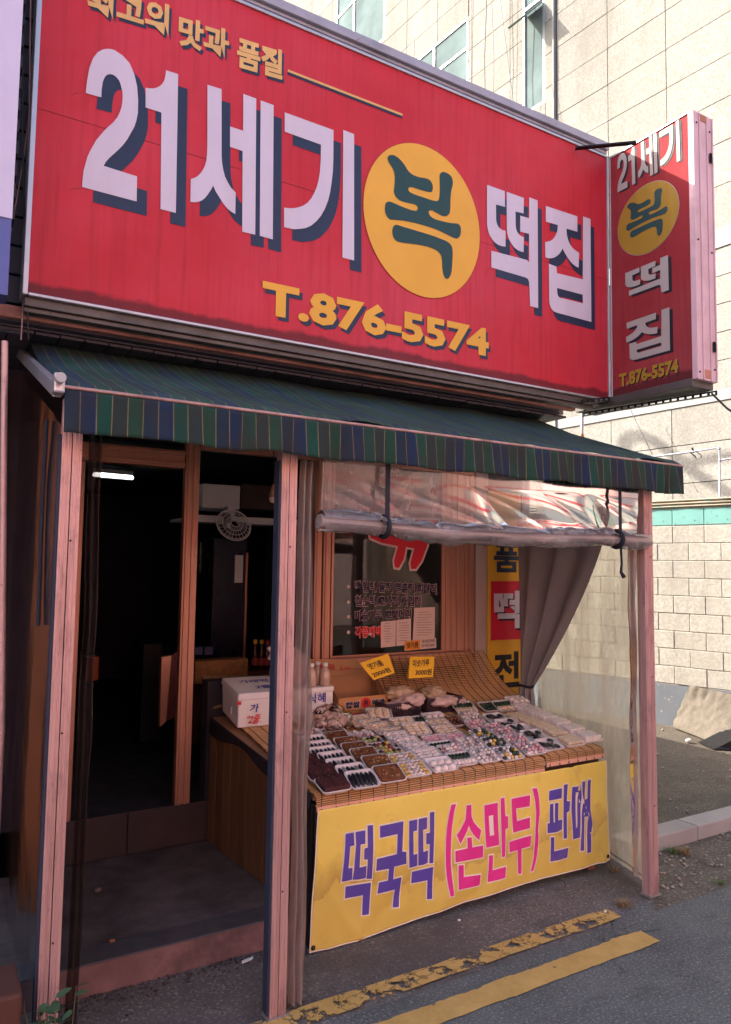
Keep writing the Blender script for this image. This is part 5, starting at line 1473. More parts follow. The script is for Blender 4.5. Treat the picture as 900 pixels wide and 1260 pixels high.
for g_, m2, l_ in ((.004, M_PAPER, .0012), (0, M_NAVY, .0024)):
    ctext('찹쌀', .12 - g_ * 3, .42 + g_ * 3, .42 - g_ * 8, .78 + g_ * 8, m2, l_, .05 + g_ * 4)
    ctext('약과', .66 - g_ * 3, .94 + g_ * 3, .45 - g_ * 8, .80 + g_ * 8, m2, l_, .05 + g_ * 4)
MB().ball((cx0 + (cx1 - cx0) * .54, yc - .0006, cz + ch * .66), (.034, .0008, .030), nu=14, nv=8).build('red_flower', M_REDINK, ct)
ctext('꿀', .49, .59, .55, .80, M_INK, .003, .03)
ctext('찹쌀약과 TEL. 031-871-0900', .10, .90, .24, .33, M_INK, .0012, .01)
MB().box(cx0 + .005, cx1 - .001, yc - .0014, yc - .0004, cz + ch * .06, cz + ch * .13).build('red_stripe', M_REDINK, ct)

def bag(name, label, cat, px, py, y, rx, ry_, rz_, mt, seed, lumps=None, lump_mat=None, group=None, z=None, rough=.25):
    c = at(px, py, 1, y)
    if z is not None: c.z = z
    r = thing(name, label, cat, (c.x, c.y, c.z - rz_), group=group)
    mb = MB()
    def f(u, v):
        t = math.pi * v; p_ = 2 * math.pi * u
        q = Vector((math.sin(t) * math.cos(p_), math.sin(t) * math.sin(p_), math.cos(t)))
        k = 1 + rough * noise.noise(q * 2.1 + Vector((seed, 0, 0))) + rough * .45 * noise.noise(q * 6 + Vector((seed, 3, 0)))
        q = Vector((q.x * rx * k, q.y * ry_ * k, max(q.z, -.75) * rz_ * k))
        return q + c
    mb.grid(f, 40, 24)
    mb.build('bag_skin', mt, r)
    if lump_mat:
        rs = random.Random(seed); lb = MB()
        for i in range(lumps):
            t = math.acos(1 - 1.75 * rs.random()); p_ = rs.uniform(0, 6.283); k = rs.uniform(.55, .86)
            q = Vector((math.sin(t) * math.cos(p_) * rx * k, math.sin(t) * math.sin(p_) * ry_ * k, math.cos(t) * rz_ * k))
            Mr = Matrix.Rotation(rs.uniform(0, 3), 3, 'X') @ Matrix.Rotation(rs.uniform(0, 3), 3, 'Y')
            lb.ball(q + c, (.024, .017, .004), Mr, 8, 5)
        lb.build('rice_slices', lump_mat, r)
    return r
M_SLICE = mat('sliced_rice_cake', (.72, .54, .46), .5, var=.1)
bag('rice_slice_bag', 'large clear bag full of oval sliced rice cakes beside the foam box', 'bag', 405, 880, 3.62, .130, .11, .085, M_BAG, 3, 210, M_SLICE, z=ztab(3.62) + .062)
bag('rice_slice_bag', 'smaller bag bulge of oval rice slices nearest the middle post', 'bag', 381, 893, 3.50, .055, .05, .045, M_BAG, 8, 80, M_SLICE, z=ztab(3.5) + .04)
M_PINKBAG = mat('pinkish_opaque_bag', (.55, .40, .38), .35, var=.08, coat=.3)
pb = bag('plastic_bag', 'large pale bag with twisted top standing behind the middle post', 'bag', 356, 823, 4.0, .115, .10, .13, M_PINKBAG, 12, rough=.12)
c = at(338, 795, 1, 4.0)
MB().tube([at(333, 812, 1, 3.98), at(335, 803, 1, 3.98), at(331, 796, 1, 3.98)], [.02, .012, .016], 8).build('twisted_neck', M_PINKBAG, pb)

# dark plastic baskets with bags of flour
M_BASKET = mat('dark_purple_brown_plastic', (.055, .035, .045), .4, var=.1)
def basket(label, px0, px1, y):
    X0 = at(px0, 870, 1, y).x; X1 = at(px1, 866, 1, y).x
    z0 = ztab(y) + .008; h = .088; d = .17
    r = thing('basket', label, 'basket', ((X0 + X1) / 2, y, z0), group='dark plastic baskets of flour bags')
    mb = MB(); w = X1 - X0; tp = .018
    def side(p0, p1, n):
        p0, p1 = Vector(p0), Vector(p1)
        c_ = Vector(((X0 + X1) / 2, y + d / 2, z0))
        def q(s, t):
            b = p0.lerp(p1, s); o = b.copy(); o.z = z0 + h * t
            k = 1 - .10 * (1 - t)
            return Vector((c_.x + (o.x - c_.x) * k, c_.y + (o.y - c_.y) * k, o.z))
        nrm = (p1 - p0).normalized().cross(Vector((0, 0, 1))) * .004
        def slabq(s0, s1, t0, t1):
            a_ = [q(s0, t0), q(s1, t0), q(s1, t1), q(s0, t1)]
            mb.hexa([p + nrm * .5 for p in a_], [p - nrm * .5 for p in a_])
        slabq(0, 1, 0, .22); slabq(0, 1, .82, 1)
        for i in range(n):
            s_ = (i + .2) / n
            slabq(s_, s_ + .55 / n, .2205, .8195)
        slabq(0, 1, .99, 1.06)
    side((X0, y, 0), (X1, y, 0), 20); side((X1, y, 0), (X1, y + d, 0), 14); side((X1, y + d, 0), (X0, y + d, 0), 20); side((X0, y + d, 0), (X0, y, 0), 14)
    mb.box(X0 + .01, X1 - .01, y + .01, y + d - .01, z0, z0 + .006)
    mb.build('basket_body', M_BASKET, r)
    return r, X0, X1, z0 + h
yk = ontab(498, 886).y
_, k0x, k1x, kz = basket('dark plastic basket of flour bags next to the printed carton', 476, 520, yk)
_, k2x, k3x, kz2 = basket('dark plastic basket of flour bags next to the bamboo mat and curtain', 526, 569, yk + .02)
M_FLOUR = mat('pinkish_flour_bag', (.62, .42, .37), .3, var=.12, scale=20, bump=.4, bscale=30, coat=.5)
M_FLOUR2 = mat('sandy_flour_bag', (.50, .33, .20), .3, var=.14, scale=20, bump=.4, bscale=30, coat=.5)
for lab, px, py, dy, rx, rz_, m2, sd_ in (
        ('pinkish flour bag lying lowest in the basket next to the carton', 493, 868, .06, .085, .035, M_FLOUR, 21),
        ('shiny flour bag on top in the basket next to the carton, sagging over its edge', 507, 861, .05, .08, .04, M_FLOUR, 22),
        ('dull flour bag farthest back above the basket next to the carton', 492, 852, .13, .10, .04, M_FLOUR2, 23),
        ('shiny flour bag lying in the basket next to the bamboo mat', 545, 862, .05, .10, .035, M_FLOUR, 24),
        ('sandy flour bag heaped at the back of the basket next to the bamboo mat', 533, 853, .12, .08, .045, M_FLOUR2, 25),
        ('flattened flour bag hanging over the outer end of the second basket', 562, 862, .08, .05, .03, M_FLOUR, 26)):
    bag('flour_bag', lab, 'flour bag', px, py, yk + dy, rx, .07, rz_, m2, sd_, group='bags of flour in the baskets', rough=.3)

def card(label, quad, lines, y, mt=M_YCARD):
    P = [at(px, py, 1, y + dy) for px, py, dy in quad]   # BL, BR, TR, TL
    r = thing('price_card', label, 'price card', tuple(sum(P, Vector()) / 4), group='yellow handwritten price cards')
    MB().hexa(P, [p + Vector((0, .002, 0)) for p in P]).build('card', mt, r)
    U = P[1] - P[0]; V = P[3] - P[0]
    for s, u0, u1, v0, v1 in lines:
        text('writing', s, P[0] + U * u0 + V * v0 + Vector((0, -.002, 0)), U * (u1 - u0), V * (v1 - v0), M_INK, r, .022)
    return r
yq = yk + .10
card('yellow price card reading 2000 won, tilted over the first basket', [(460, 837, 0), (486, 828, 0), (478, 804, .03), (443, 816, .03)], [('엿기름', .18, .85, .52, .85), ('2000원', .10, .92, .12, .38)], yq)
c2 = card('yellow price card folded in two, standing between the baskets and the window sticker', [(503, 835, 0), (533, 833, 0), (535, 808, .03), (505, 808, .03)], [('미숫가루', .12, .80, .52, .85), ('3000원', .25, .92, .12, .40)], yq)
P = [at(503, 835, 1, yq - .002), at(501, 834, 1, yq + .02), at(504, 812, 1, yq + .05), at(505, 808, 1, yq + .028)]
MB().add(P, [(0, 1, 2, 3)]).build('back_leaf', M_YCARD, c2)

# ------------------------------------------------------------------ dim interior
M_TUBE = bpy.data.materials.new('lit_tube'); M_TUBE.use_nodes = True
_b = M_TUBE.node_tree.nodes['Principled BSDF']; _b.inputs['Emission Color'].default_value = (.95, 1, .97, 1); _b.inputs['Emission Strength'].default_value = 1.0
yt = 6.0
a, b = at(116, 584, 1, yt), at(163, 588, 1, yt + .25)
tl_ = thing('ceiling_light', 'lit white tube lamp in the dark shop seen through the doorway', 'lamp', tuple((a + b) / 2))
MB().tube([a, b], .016, 10).build('tube', M_TUBE, tl_)
MB().hexa([a + Vector((0, -.03, .018)), a + Vector((0, .03, .018)), b + Vector((0, .03, .018)), b + Vector((0, -.03, .018))], [a + Vector((0, -.03, .05)), a + Vector((0, .03, .05)), b + Vector((0, .03, .05)), b + Vector((0, -.03, .05))]).build('fixture', M_WHITE, tl_)
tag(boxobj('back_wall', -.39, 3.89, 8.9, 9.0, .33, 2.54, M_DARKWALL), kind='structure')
def dimbox(name, label, cat, px0, px1, py0, py1, y, d, mt, bev=.01):
    X0, X1 = at(px0, (py0 + py1) / 2, 1, y).x, at(px1, (py0 + py1) / 2, 1, y).x
    Z0, Z1_ = at((px0 + px1) / 2, py1, 1, y).z, at((px0 + px1) / 2, py0, 1, y).z
    return tag(MB().box(X0, X1, y, y + d, Z0, Z1_).build(name, mt, None, bev), label, cat)
M_DIMWHITE = mat('dingy_white_plastic', (.78, .78, .80), .5, var=.05)
rk = thing('wall_rack', 'dusty shelf under the pale boxes inside the dark shop', 'shelf', (2.0, 5.4, 2.0))
ys = 5.2
A0, A1 = at(246, 637, 1, ys), at(345, 640, 1, ys)
MB().box(A0.x - .1, A1.x + .2, ys, ys + .4, A0.z - .02, A0.z).build('board', M_DIMWHITE, rk)
MB().box(A0.x - .1, A1.x + .2, ys - .012, ys - .001, A0.z - .03, A0.z + .02).build('lip', M_DIMWHITE, rk)
dimbox('storage_box', 'large pale box on the shelf above the wall fan in the dark shop', 'box', 249, 296, 596, 626, ys + .02, .32, M_DIMWHITE)
dimbox('carton', 'brownish carton on the shelf behind the hanging bulb', 'carton', 297, 340, 596, 627, ys + .1, .3, mat('dim_brown_carton', (.10, .07, .065), .9))
fan = thing('wall_fan', 'old wall fan with a round wire guard hanging below the pale box in the shop', 'fan', (2.0, 5.0, 1.9))
fc = at(288, 646, 1, 5.0)
Mf = Matrix.Rotation(R(62), 4, 'X')
cage = MB()
for rr2 in (.125, .115, .09, .06, .03):
    cage.tube([fc + Mf @ Vector((rr2 * math.cos(k * math.pi / 16), rr2 * math.sin(k * math.pi / 16), .03 - .03 * (rr2 / .125) ** 2)) for k in range(33)], .0025 if rr2 < .12 else .005, 5)
for k in range(24):
    a_ = k * math.pi / 12
    cage.tube([fc + Mf @ Vector((.03 * math.cos(a_), .03 * math.sin(a_), .03)), fc + Mf @ Vector((.122 * math.cos(a_), .122 * math.sin(a_), 0))], .0018, 4)
cage.build('guard', M_DIMWHITE, fan)
bl = MB()
for k in range(3):
    a_ = k * 2.094
    bl.add([fc + Mf @ Vector((.02 * math.cos(a_), .02 * math.sin(a_), 0)), fc + Mf @ Vector((.10 * math.cos(a_ - .35), .10 * math.sin(a_ - .35), .008)), fc + Mf @ Vector((.108 * math.cos(a_ + .2), .108 * math.sin(a_ + .2), -.004)), fc + Mf @ Vector((.06 * math.cos(a_ + .6), .06 * math.sin(a_ + .6), -.01))], [(0, 1, 2, 3)])
bl.build('blades', mat('smoky_fan_blade', (.12, .13, .16), .3), fan, solid=.002)
MB().ball(fc, .028).build('hub', M_BLACKMETAL, fan)
MB().box(fc.x - .03, fc.x + .03, 5.06, 5.14, fc.z - .02, fc.z + .14).build('bracket', M_DIMWHITE, fan, .01)
fd = thing('fridge', 'tall dark fridge with a pinkish door edge and white sticker deep in the shop', 'fridge', (2.4, 5.9, .33))
yf = 5.6
X0, X1 = at(262, 720, 1, yf).x, at(304, 720, 1, yf).x
MB().box(X0, X1, yf, yf + .6, .33, at(290, 662, 1, yf).z).build('cabinet', mat('dark_blue_fridge', (.012, .014, .035), .3), fd, .01)
MB().box(X1 - .02, X1, yf - .02, yf - .001, .6, at(290, 680, 1, yf).z).build('door_edge', M_DOOR, fd, .004)
MB().box(at(289, 700, 1, yf).x, at(299, 700, 1, yf).x, yf - .004, yf - .001, at(290, 717, 1, yf).z, at(290, 683, 1, yf).z).build('sticker', M_DIMWHITE, fd)
dimbox('green_sign', 'small green notice on the wall deep in the dark shop', 'sign', 246, 257, 667, 705, 5.9, .01, mat('dim_green_card', (.16, .26, .10), .6), 0)
# lamp bulb behind the middle post
bc = at(337, 612, 1, 3.9)
bu = thing('light_bulb', 'unlit bulb with ribbed copper cap hanging beside the middle post', 'light bulb', tuple(bc))
MB().lathe([(0, -.034), (.015, -.031), (.024, -.020), (.026, -.008), (.024, 0)], 18, bc).build('globe', mat('frosted_bulb', (.72, .52, .44), .3), bu)
MB().lathe([(.0245, .0005), (.027, .003), (.018, .05), (.012, .062), (.012, .075), (0, .075)], 18, bc).build('cap', M_DOOR, bu)
MB().tube([bc + Vector((0, 0, .075)), bc + Vector((-.004, 0, .2)), bc + Vector((0, .03, .40))], .003, 5).build('cord', M_BLACKMETAL, bu)
# counter with soy sauce bottles
M_COUNTER = mat('dark_red_counter', (.10, .03, .02), .6, var=.2)
cn2 = dimbox('counter', 'low reddish counter in the dark shop behind the foam box', 'counter', 236, 420, 826, 905, 4.9, .35, M_COUNTER)
dimbox('carton', 'long tan carton with a dotted pattern standing on the counter in the shop', 'carton', 240, 306, 812, 840, 4.55, .12, mat('tan_patterned_carton', (.22, .10, .035), .8, var=.3, scale=30))
for k, (px, cc) in enumerate(((314, 'y'), (322, 'y'), (329, 'r'), (336, 'y'), (343, 'r'))):
    b0 = at(px, 800, 1, 5.05); base_z = at(px, 825, 1, 5.05).z
    r = thing('sauce_bottle', ['dark sauce bottle with yellow cap at the doorway end of the sauce row', 'dark sauce bottle with yellow cap between the end bottle and the red capped one', 'dark sauce bottle with red cap in the middle of the sauce row', 'dark sauce bottle with yellow cap between two red capped ones', 'dark sauce bottle with red cap nearest the pale twisted bag'][k], 'sauce bottle', (b0.x, b0.y, base_z), group='row of dark sauce bottles in the shop')
    MB().lathe([(0, 0), (.024, 0), (.026, .01), (.026, .12), (.012, .165), (.012, .19)], 12, (b0.x, b0.y, base_z)).build('glass', mat('dark_sauce_glass', (.03, .01, .01), .15), r)
    MB().lathe([(.015, .19), (.016, .215), (.010, .222), (0, .222)], 12, (b0.x, b0.y, base_z)).build('cap', mat('yellow_cap', (.55, .34, .03), .5) if cc == 'y' else mat('red_cap', (.4, .03, .03), .5), r)
    MB().lathe([(.0268, .04), (.0268, .09)], 12, (b0.x, b0.y, base_z)).build('label_band', mat('red_label_band', (.3, .05, .05), .6), r)
for k, (px0, px1, t) in enumerate(((240, 250, 'blue packet with a white label at the doorway end of the counter'), (252, 262, 'blue packet with a white label beside the first one on the counter'))):
    dimbox('packet', t, 'packet', px0, px1, 796, 806, 4.85, .06, mat('dim_blue_packet', (.04, .04, .12), .5), .002)
tag(boxobj('stool', at(176, 812, 1, 5.6).x, at(200, 812, 1, 5.6).x, 5.6, 5.9, .33, at(180, 792, 1, 5.6).z, M_BLACKMETAL, None, .01), 'black metal stand deep inside the dark doorway', 'stand')
wd = thing('door_leaf', 'coppery edge of an open inner door leaning in the dark doorway', 'door', (1.2, 4.7, .33))
yd = 4.6
P = [at(197, 895, 1, yd), at(205, 888, 1, yd), at(212, 806, 1, yd), at(199, 808, 1, yd)]
MB().hexa(P, [p + Vector((.0, .05, 0)) for p in P]).build('door_edge', M_DOOR, wd, .004)
P = [at(205, 887, 1, yd + .06), at(222, 880, 1, yd + .06), at(222, 800, 1, yd + .06), at(212, 806, 1, yd + .06)]
MB().hexa(P, [p + Vector((0, .02, 0)) for p in P]).build('door_face', mat('deep_red_door', (.10, .02, .02), .5), wd)
dimbox('red_box', 'dim red box at the far side of the dark doorway', 'box', 106, 122, 808, 838, 5.0, .2, mat('dim_red_box', (.25, .05, .02), .6))

# ------------------------------------------------------------------ yard wall of painted blocks
D1 = Vector((-.26666, .96379, 0)); N1 = Vector((.96379, .26666, 0)); W0 = Vector((6.955, 5.459, 0))
ang1 = math.atan2(D1.y, D1.x)
bw = thing('block_wall', 'low cream painted block wall with a turquoise top course behind the yard', 'wall', tuple(W0), ang1 - math.pi / 2)
# local frame: x = along N1 (away from the yard), y = along D1
def wl(s, z): return at_plane(0, 0, W0, N1)
def block(parent, name, mt, w, h, d, s, z, data={}):
    key = (name, round(w, 3), round(h, 3), mt.name)
    if key not in data:
        o = _build(MB().box(0, d, .0025, w - .0025, .0025, h - .0025), name, mt, None, .006)
        data[key] = o.data; o.parent = parent
    else:
        o = bpy.data.objects.new(name, data[key]); COL.objects.link(o); o.parent = parent
        m = o.modifiers.new('b', 'BEVEL'); m.width = .005; m.segments = 1
    o.location = (rnd.uniform(-.003, .003), s, z)
    return o
S0, S1 = -1.9, 3.2
core = _build(MB().box(.009, .14, S0 - 6, S1 + .8, -.05, 2.36), 'core', M_MORTAR, None); core.parent = bw
bwid, bh_ = .335, .1900
row = 0; z = .43
while row < 9:
    s = S0 - (row % 2) * bwid / 2
    while s < S1:
        block(bw, 'block', M_BLOCK, bwid, bh_, .03, s, z); s += bwid
    z += bh_; row += 1
s = S0
while s < S1:
    block(bw, 'turquoise_block', M_TEAL, bwid, .185, .03, s, z + .004); s += bwid
ztopw = z + .19
far = _build(MB().box(.002, .008, S0 - 6, S0 - .21, .43, z), 'far_blocks', M_BLOCK, None); far.parent = bw
far = _build(MB().box(.002, .008, S0 - 6, S0 - .01, z + .004, ztopw), 'far_band', M_TEAL, None); far.parent = bw
# peeling grey foot
def gb(u, v):
    s = S0 - 6 + (S1 + 6.8 - S0) * u
    return (-.004 - .012 * (1 - v) + .004 * noise.noise(Vector((s * 6, v * 4, 0))), s, -.03 + .455 * v)
g_ = _build(MB().grid(gb, 160, 8), 'grey_foot', M_GREYBAND, None); g_.parent = bw
# rough coping, three uneven layers
for k in range(3):
    def cp(u, v, k=k):
        s = S0 - 6 + (S1 + 6.8 - S0) * u; a = v * 2 * math.pi
        n_ = noise.noise(Vector((s * 7, k * 5, v * 3)))
        return (.06 - (.085 - .012 * k + .014 * n_) * math.cos(a), s, ztopw + .018 + k * .034 + (.019 + .004 * n_) * math.sin(a))
    g_ = _build(MB().grid(cp, 420, 10), 'coping_layer', M_COPING, None); g_.parent = bw

# pipe rail above the wall
def onw(px, py, off=.3): return at_plane(px, py, W0 + N1 * off, N1)
pr = thing('pipe_rail', 'thin grey pipe rail with an elbow standing behind the turquoise wall top', 'pipe rail', tuple(onw(885, 610)))
mpipe = mat('grey_pipe', (.42, .42, .44), .4, .5)
MB().tube([onw(796, 563), onw(840, 557.5), onw(883, 551), onw(885.5, 553), onw(886, 620)], .012, 8).tube([onw(886, 566), onw(893, 565), onw(930, 560)], .010, 8).build('pipe', mpipe, pr)
MB().ball(onw(885, 552), .02).ball(onw(886, 566), .018).build('elbow', mpipe, pr)
MB().tube([onw(850, 557), onw(855, 561), onw(857, 564)], .008, 5).tube([onw(852, 551), onw(854, 557)], .012, 5).tube([onw(857, 556), onw(863, 560), onw(863, 564)], .005, 5).build('clamp', M_BLACKMETAL, pr)

# ------------------------------------------------------------------ tall stone clad building
D2 = Vector((-.0937, .9956, 0)); N2 = Vector((.9956, .0937, 0)); B0 = W0 + Vector((2.5, 0, 0))
bd = thing('office_building', 'tall pale stone clad building rising in sunshine behind the yard wall', 'building', tuple(B0), math.atan2(D2.y, D2.x) - math.pi / 2)
binv = wmat(bd).inverted()
def onb(px, py):
    p = binv @ at_plane(px, py, B0, N2); return p.y, p.z
def lb_(name, x0, x1, s0, s1, z0, z1, mt, bev=0):
    o = _build(MB().box(x0, x1, s0, s1, z0, z1), name, mt, None, bev); o.parent = bd; return o
lb_('wall', .06, 8, -8, 40, -.05, 30, M_JOINT)
s_a, _z = onb(683, 100)
wins = []
def rect(px0, px1, py0, py1, ref=None):
    sA, _ = onb(px0, (py0 + py1) / 2); sB, _ = onb(px1, (py0 + py1) / 2)
    return min(sA, sB), max(sA, sB)
# window openings in wall coordinates (s0, s1, z0, z1)
sw0, sw1 = onb(671, 60)[0], onb(643, 60)[0]; zw0 = onb(657, 135)[1]
W1 = (sw0, sw1, zw0, zw0 + 3.4)
sw0, sw1 = onb(577, 60)[0], onb(510, 60)[0]; zw0 = onb(577, 103)[1]
W2 = (sw0, sw1, zw0 - .25, zw0 + 1.45)
sw0, sw1 = onb(474, 20)[0], onb(414, 20)[0]; zw0 = onb(470, 22)[1]
W3 = (sw0, sw1, zw0 - .6, zw0 + 2.3)
zc_tr = (onb(836, 502)[1], onb(836, 488)[1])
zu = (onb(880, 307)[1], onb(880, 283)[1])
def clash(s0, s1, z0, z1):
    return [w for w in (W1, W2, W3) if s0 < w[1] and s1 > w[0] and z0 < w[3] and z1 > w[2]]
tdata = {}
def tile(s0, s1, z0, z1):
    if s1 - s0 < .05 or z1 - z0 < .05: return
    c = clash(s0, s1, z0, z1)
    if c:
        w = c[0]
        if s0 < w[0]: tile(s0, w[0], z0, z1)
        if s1 > w[1]: tile(w[1], s1, z0, z1)
        m0, m1 = max(s0, w[0]), min(s1, w[1])
        if z0 < w[2]: tile(m0, m1, z0, w[2])
        if z1 > w[3]: tile(m0, m1, w[3], z1)
        return
    key = (round(s1 - s0, 3), round(z1 - z0, 3))
    if key not in tdata:
        o = _build(MB().box(0, .056, .006, key[0] - .006, .006, key[1] - .006), 'stone_tile', M_GRANITE, None); tdata[key] = o.data
    else:
        o = bpy.data.objects.new('stone_tile', tdata[key]); COL.objects.link(o)
    o.parent = bd; o.location = (rnd.uniform(-.002, .002), s0, z0)
sj = onb(748, 100)[0]; TWd = onb(748, 100)[0] - onb(820, 95)[0]
SL = s_a + .02 + TWd * 9.5
zs = []
z = zc_tr[0]
while z > 2.4: zs.append((z - .555, z)); z -= .555
z = zc_tr[1]
nrow = 5; hh = (zu[0] - zc_tr[1]) / nrow
for i in range(nrow): zs.append((z, z + hh)); z += hh
z = zu[1]
while z < 16.5: zs.append((z, z + .62)); z += .62
for z0, z1 in zs:
    s = sj
    edges = [sj + TWd * k for k in range(-6, 2)]
    for a_, b_ in zip(edges[:-1], edges[1:]):
        if b_ > s_a: b_ = s_a - .02
        if z1 < onb(748, 195)[1] - 6 and a_ < -3.2: continue
        tile(a_, b_, z0, z1)
    if z0 > 6.5:
        s = s_a + .02
        while s < SL:
            tile(s, s + TWd, z0, z1); s += TWd
lb_('far_cladding', .004, .055, s_a + .02 + TWd * 10 + .01, 40, 2.4, 30, M_GRANITE)
lb_('far_cladding', .004, .055, -8, s_a + .02 + TWd * 10, zs[-1][1] + .01, 30, M_GRANITE)
lb_('far_cladding', .004, .055, s_a + .02, s_a + .02 + TWd * 10, 2.0, 6.4, M_GRANITE)
lb_('far_cladding', .004, .055, -8, sj - TWd * 6 - .01, 0, 16.4, M_GRANITE)
lb_('stone_band', -.02, .055, -8, s_a - .02, zc_tr[0] + .002, zc_tr[1] - .002, M_TRIM)
lb_('stone_band', -.02, .055, -8, s_a - .02, zu[0] + .002, zu[1] - .002, M_TRIM)
lb_('pilaster', -.05, .055, s_a - .015, s_a + .015, 2.0, 30, M_TRIM)
M_WFRAME = mat('pale_window_frame', (.33, .34, .33), .4, .2)
for k, (s0, s1, z0, z1) in enumerate((W1, W2, W3)):
    w = _build(MB().box(.0, .055, s0 + .001, s0 + .06, z0, z1).box(0, .055, s1 - .06, s1 - .001, z0, z1).box(.001, .054, s0 + .061, s1 - .061, z0, z0 + .06).box(.001, .054, s0 + .061, s1 - .061, z1 - .06, z1), 'window_frame', M_WFRAME, None, .004); w.parent = bd
    mids = [s0 + (s1 - s0) * .62] if k else []
    for m_ in mids:
        q = _build(MB().box(.005, .05, m_ - .03, m_ + .03, z0 + .061, z1 - .061), 'mullion', M_WFRAME, None); q.parent = w
    hz = [z0 + (z1 - z0) * (.60 if k == 0 else .62)]
    for m_ in hz:
        q = _build(MB().box(.006, .049, s0 + .061, s1 - .061, m_ - .03, m_ + .03), 'mullion', M_WFRAME, None); q.parent = w
    q = _build(MB().box(.028, .034, s0 + .06, s1 - .06, z0 + .06, z1 - .06), 'pane', M_GREENGLASS, None); q.parent = w
# opened vent sash throwing a shadow on the wall
zv = onb(657, 40)[1]
s0, s1 = W1[0] + .05, W1[1] - .05
v_ = _build(MB().hexa([(0, s0, zv + .45), (0, s1, zv + .45), (-.03, s1, zv + .45), (-.03, s0, zv + .45)], [(-.42, s0, zv), (-.42, s1, zv), (-.45, s1, zv + .02), (-.45, s0, zv + .02)]), 'open_sash', mat('dark_glass_sash', (.10, .16, .16), .2), None, .004); v_.parent = bd

# wires in front of the building
k = 0
for px0, px1, y0_, y1_, r_, t in ((576, 573, -30, 95, .008, 'dark wire beside the middle window of the stone building'), (583, 580, -30, 98, .006, 'thin wire hanging straight right of the middle window'), (600, 598, -30, 110, .009, 'dark vertical wire between the windows of the stone building'),
                            (604, 607, -30, 112, .005, 'faint slanting wire close to the dark vertical one'), (612, 640, -30, 128, .005, 'thin wire slanting towards the tall narrow window')):
    a = at_plane(px0, y0_, B0 - N2 * .5, N2); b = at_plane(px1, y1_ + 60, B0 - N2 * .5, N2)
    tag(MB().tube([a, (a + b) / 2 + Vector((0, .06 * (k % 3 - 1), 0)), b], r_, 5).build('wire', mat('grey_wire', (.16, .13, .14), .6)), t, 'wire', 'wires in front of the stone building'); k += 1
a = Vector((XS + .17, ya - .0, zsb - .07)); b = at(960, 535, 1, 1.6)
tag(MB().tube([a, a.lerp(b, .3) - Vector((0, 0, .03)), a.lerp(b, .65) - Vector((0, 0, .03)), b], .006, 6).build('cable', M_BLACKMETAL), 'black cable sloping away from the lower corner of the side sign', 'cable')
for p0, p1, t in (((775, 502), (812, 578), 'thin wire seen under the side sign against the stone wall'), ((826, 595), (842, 614), 'short thin wire above the turquoise wall next to the awning end')):
    a = at_plane(*p0, B0 - N2 * .3, N2); b = at_plane(*p1, B0 - N2 * .3, N2)
    tag(MB().tube([a, b], .006, 5).build('wire', mat('grey_wire', (.16, .13, .14), .6)), t, 'wire', 'wires in front of the stone building')
# unseen curved arm, shaped back from the hooked shadow it throws on the stone wall
def cast(px, py, t):
    return at_plane(px, py, B0, N2) - SUN_DIR * t
arm = [cast(px, py, 9.0 + .0 * i) for i, (px, py) in enumerate(((768, 585), (767, 560), (770, 545), (778, 537), (792, 537), (806, 543), (830, 561), (860, 585), (890, 603), (915, 620)))]
arm_root = thing('shadow_arm', 'unseen curved arm added behind the signboard to throw a hooked shadow on the stone wall', 'pipe', tuple(arm[0]))
MB().tube(arm, .075, 10).build('pipe', mpipe, arm_root)
bar = [cast(px, py, 9.0) for px, py in ((700, 590), (800, 577), (900, 561), (960, 552))]
MB().tube(bar, .05, 8).build('shadow_bar', mpipe, arm_root)

# ------------------------------------------------------------------ things in the yard
def gz(px, py, z=0): return at(px, py, 2, z)
db = thing('weathered_board', 'broken weathered board leaning against the yard wall on the dirt', 'board', tuple(gz(870, 915)))
Pb = [onw(848, 843, -.06), onw(930, 862, -.10), gz(893, 921), gz(829, 895)]
nrm = (Pb[1] - Pb[0]).cross(Pb[3] - Pb[0]).normalized()
if nrm.y > 0: nrm = -nrm
def fboard(u, v):
    p = Pb[0].lerp(Pb[1], u).lerp(Pb[3].lerp(Pb[2], u), v)
    e = .045 * noise.noise(Vector((v * 5, u * 2, 1))) + .008 * noise.noise(Vector((v * 25, u * 3, 1)))
    if u < .03: p = p + (Pb[0] - Pb[1]).normalized() * e * .8
    return p + nrm * (.02 * noise.noise(Vector((u * 3, v * 3, 5))) + .012 * noise.noise(Vector((u * 14, v * 5, 9))))
M_OLDWOOD = wood_mat('sun_bleached_board', (.075, .06, .042), (.17, .14, .105), .85, (1.5, 5, 5))
MB().grid(fboard, 40, 30).build('sheet', M_OLDWOOD, db, solid=.03)
a = gz(878, 922); 
tag(MB().hexa([a, a + Vector((.5, -.35, 0)), a + Vector((.5, -.35, .32)), a + Vector((.06, -.02, .02))], [q + Vector((.12, .25, 0)) for q in (a, a + Vector((.5, -.35, 0)), a + Vector((.5, -.35, .32)), a + Vector((.06, -.02, .02)))]).build('dark_prop', M_BLACKMETAL), 'dark object under the outer edge of the leaning board', 'debris')
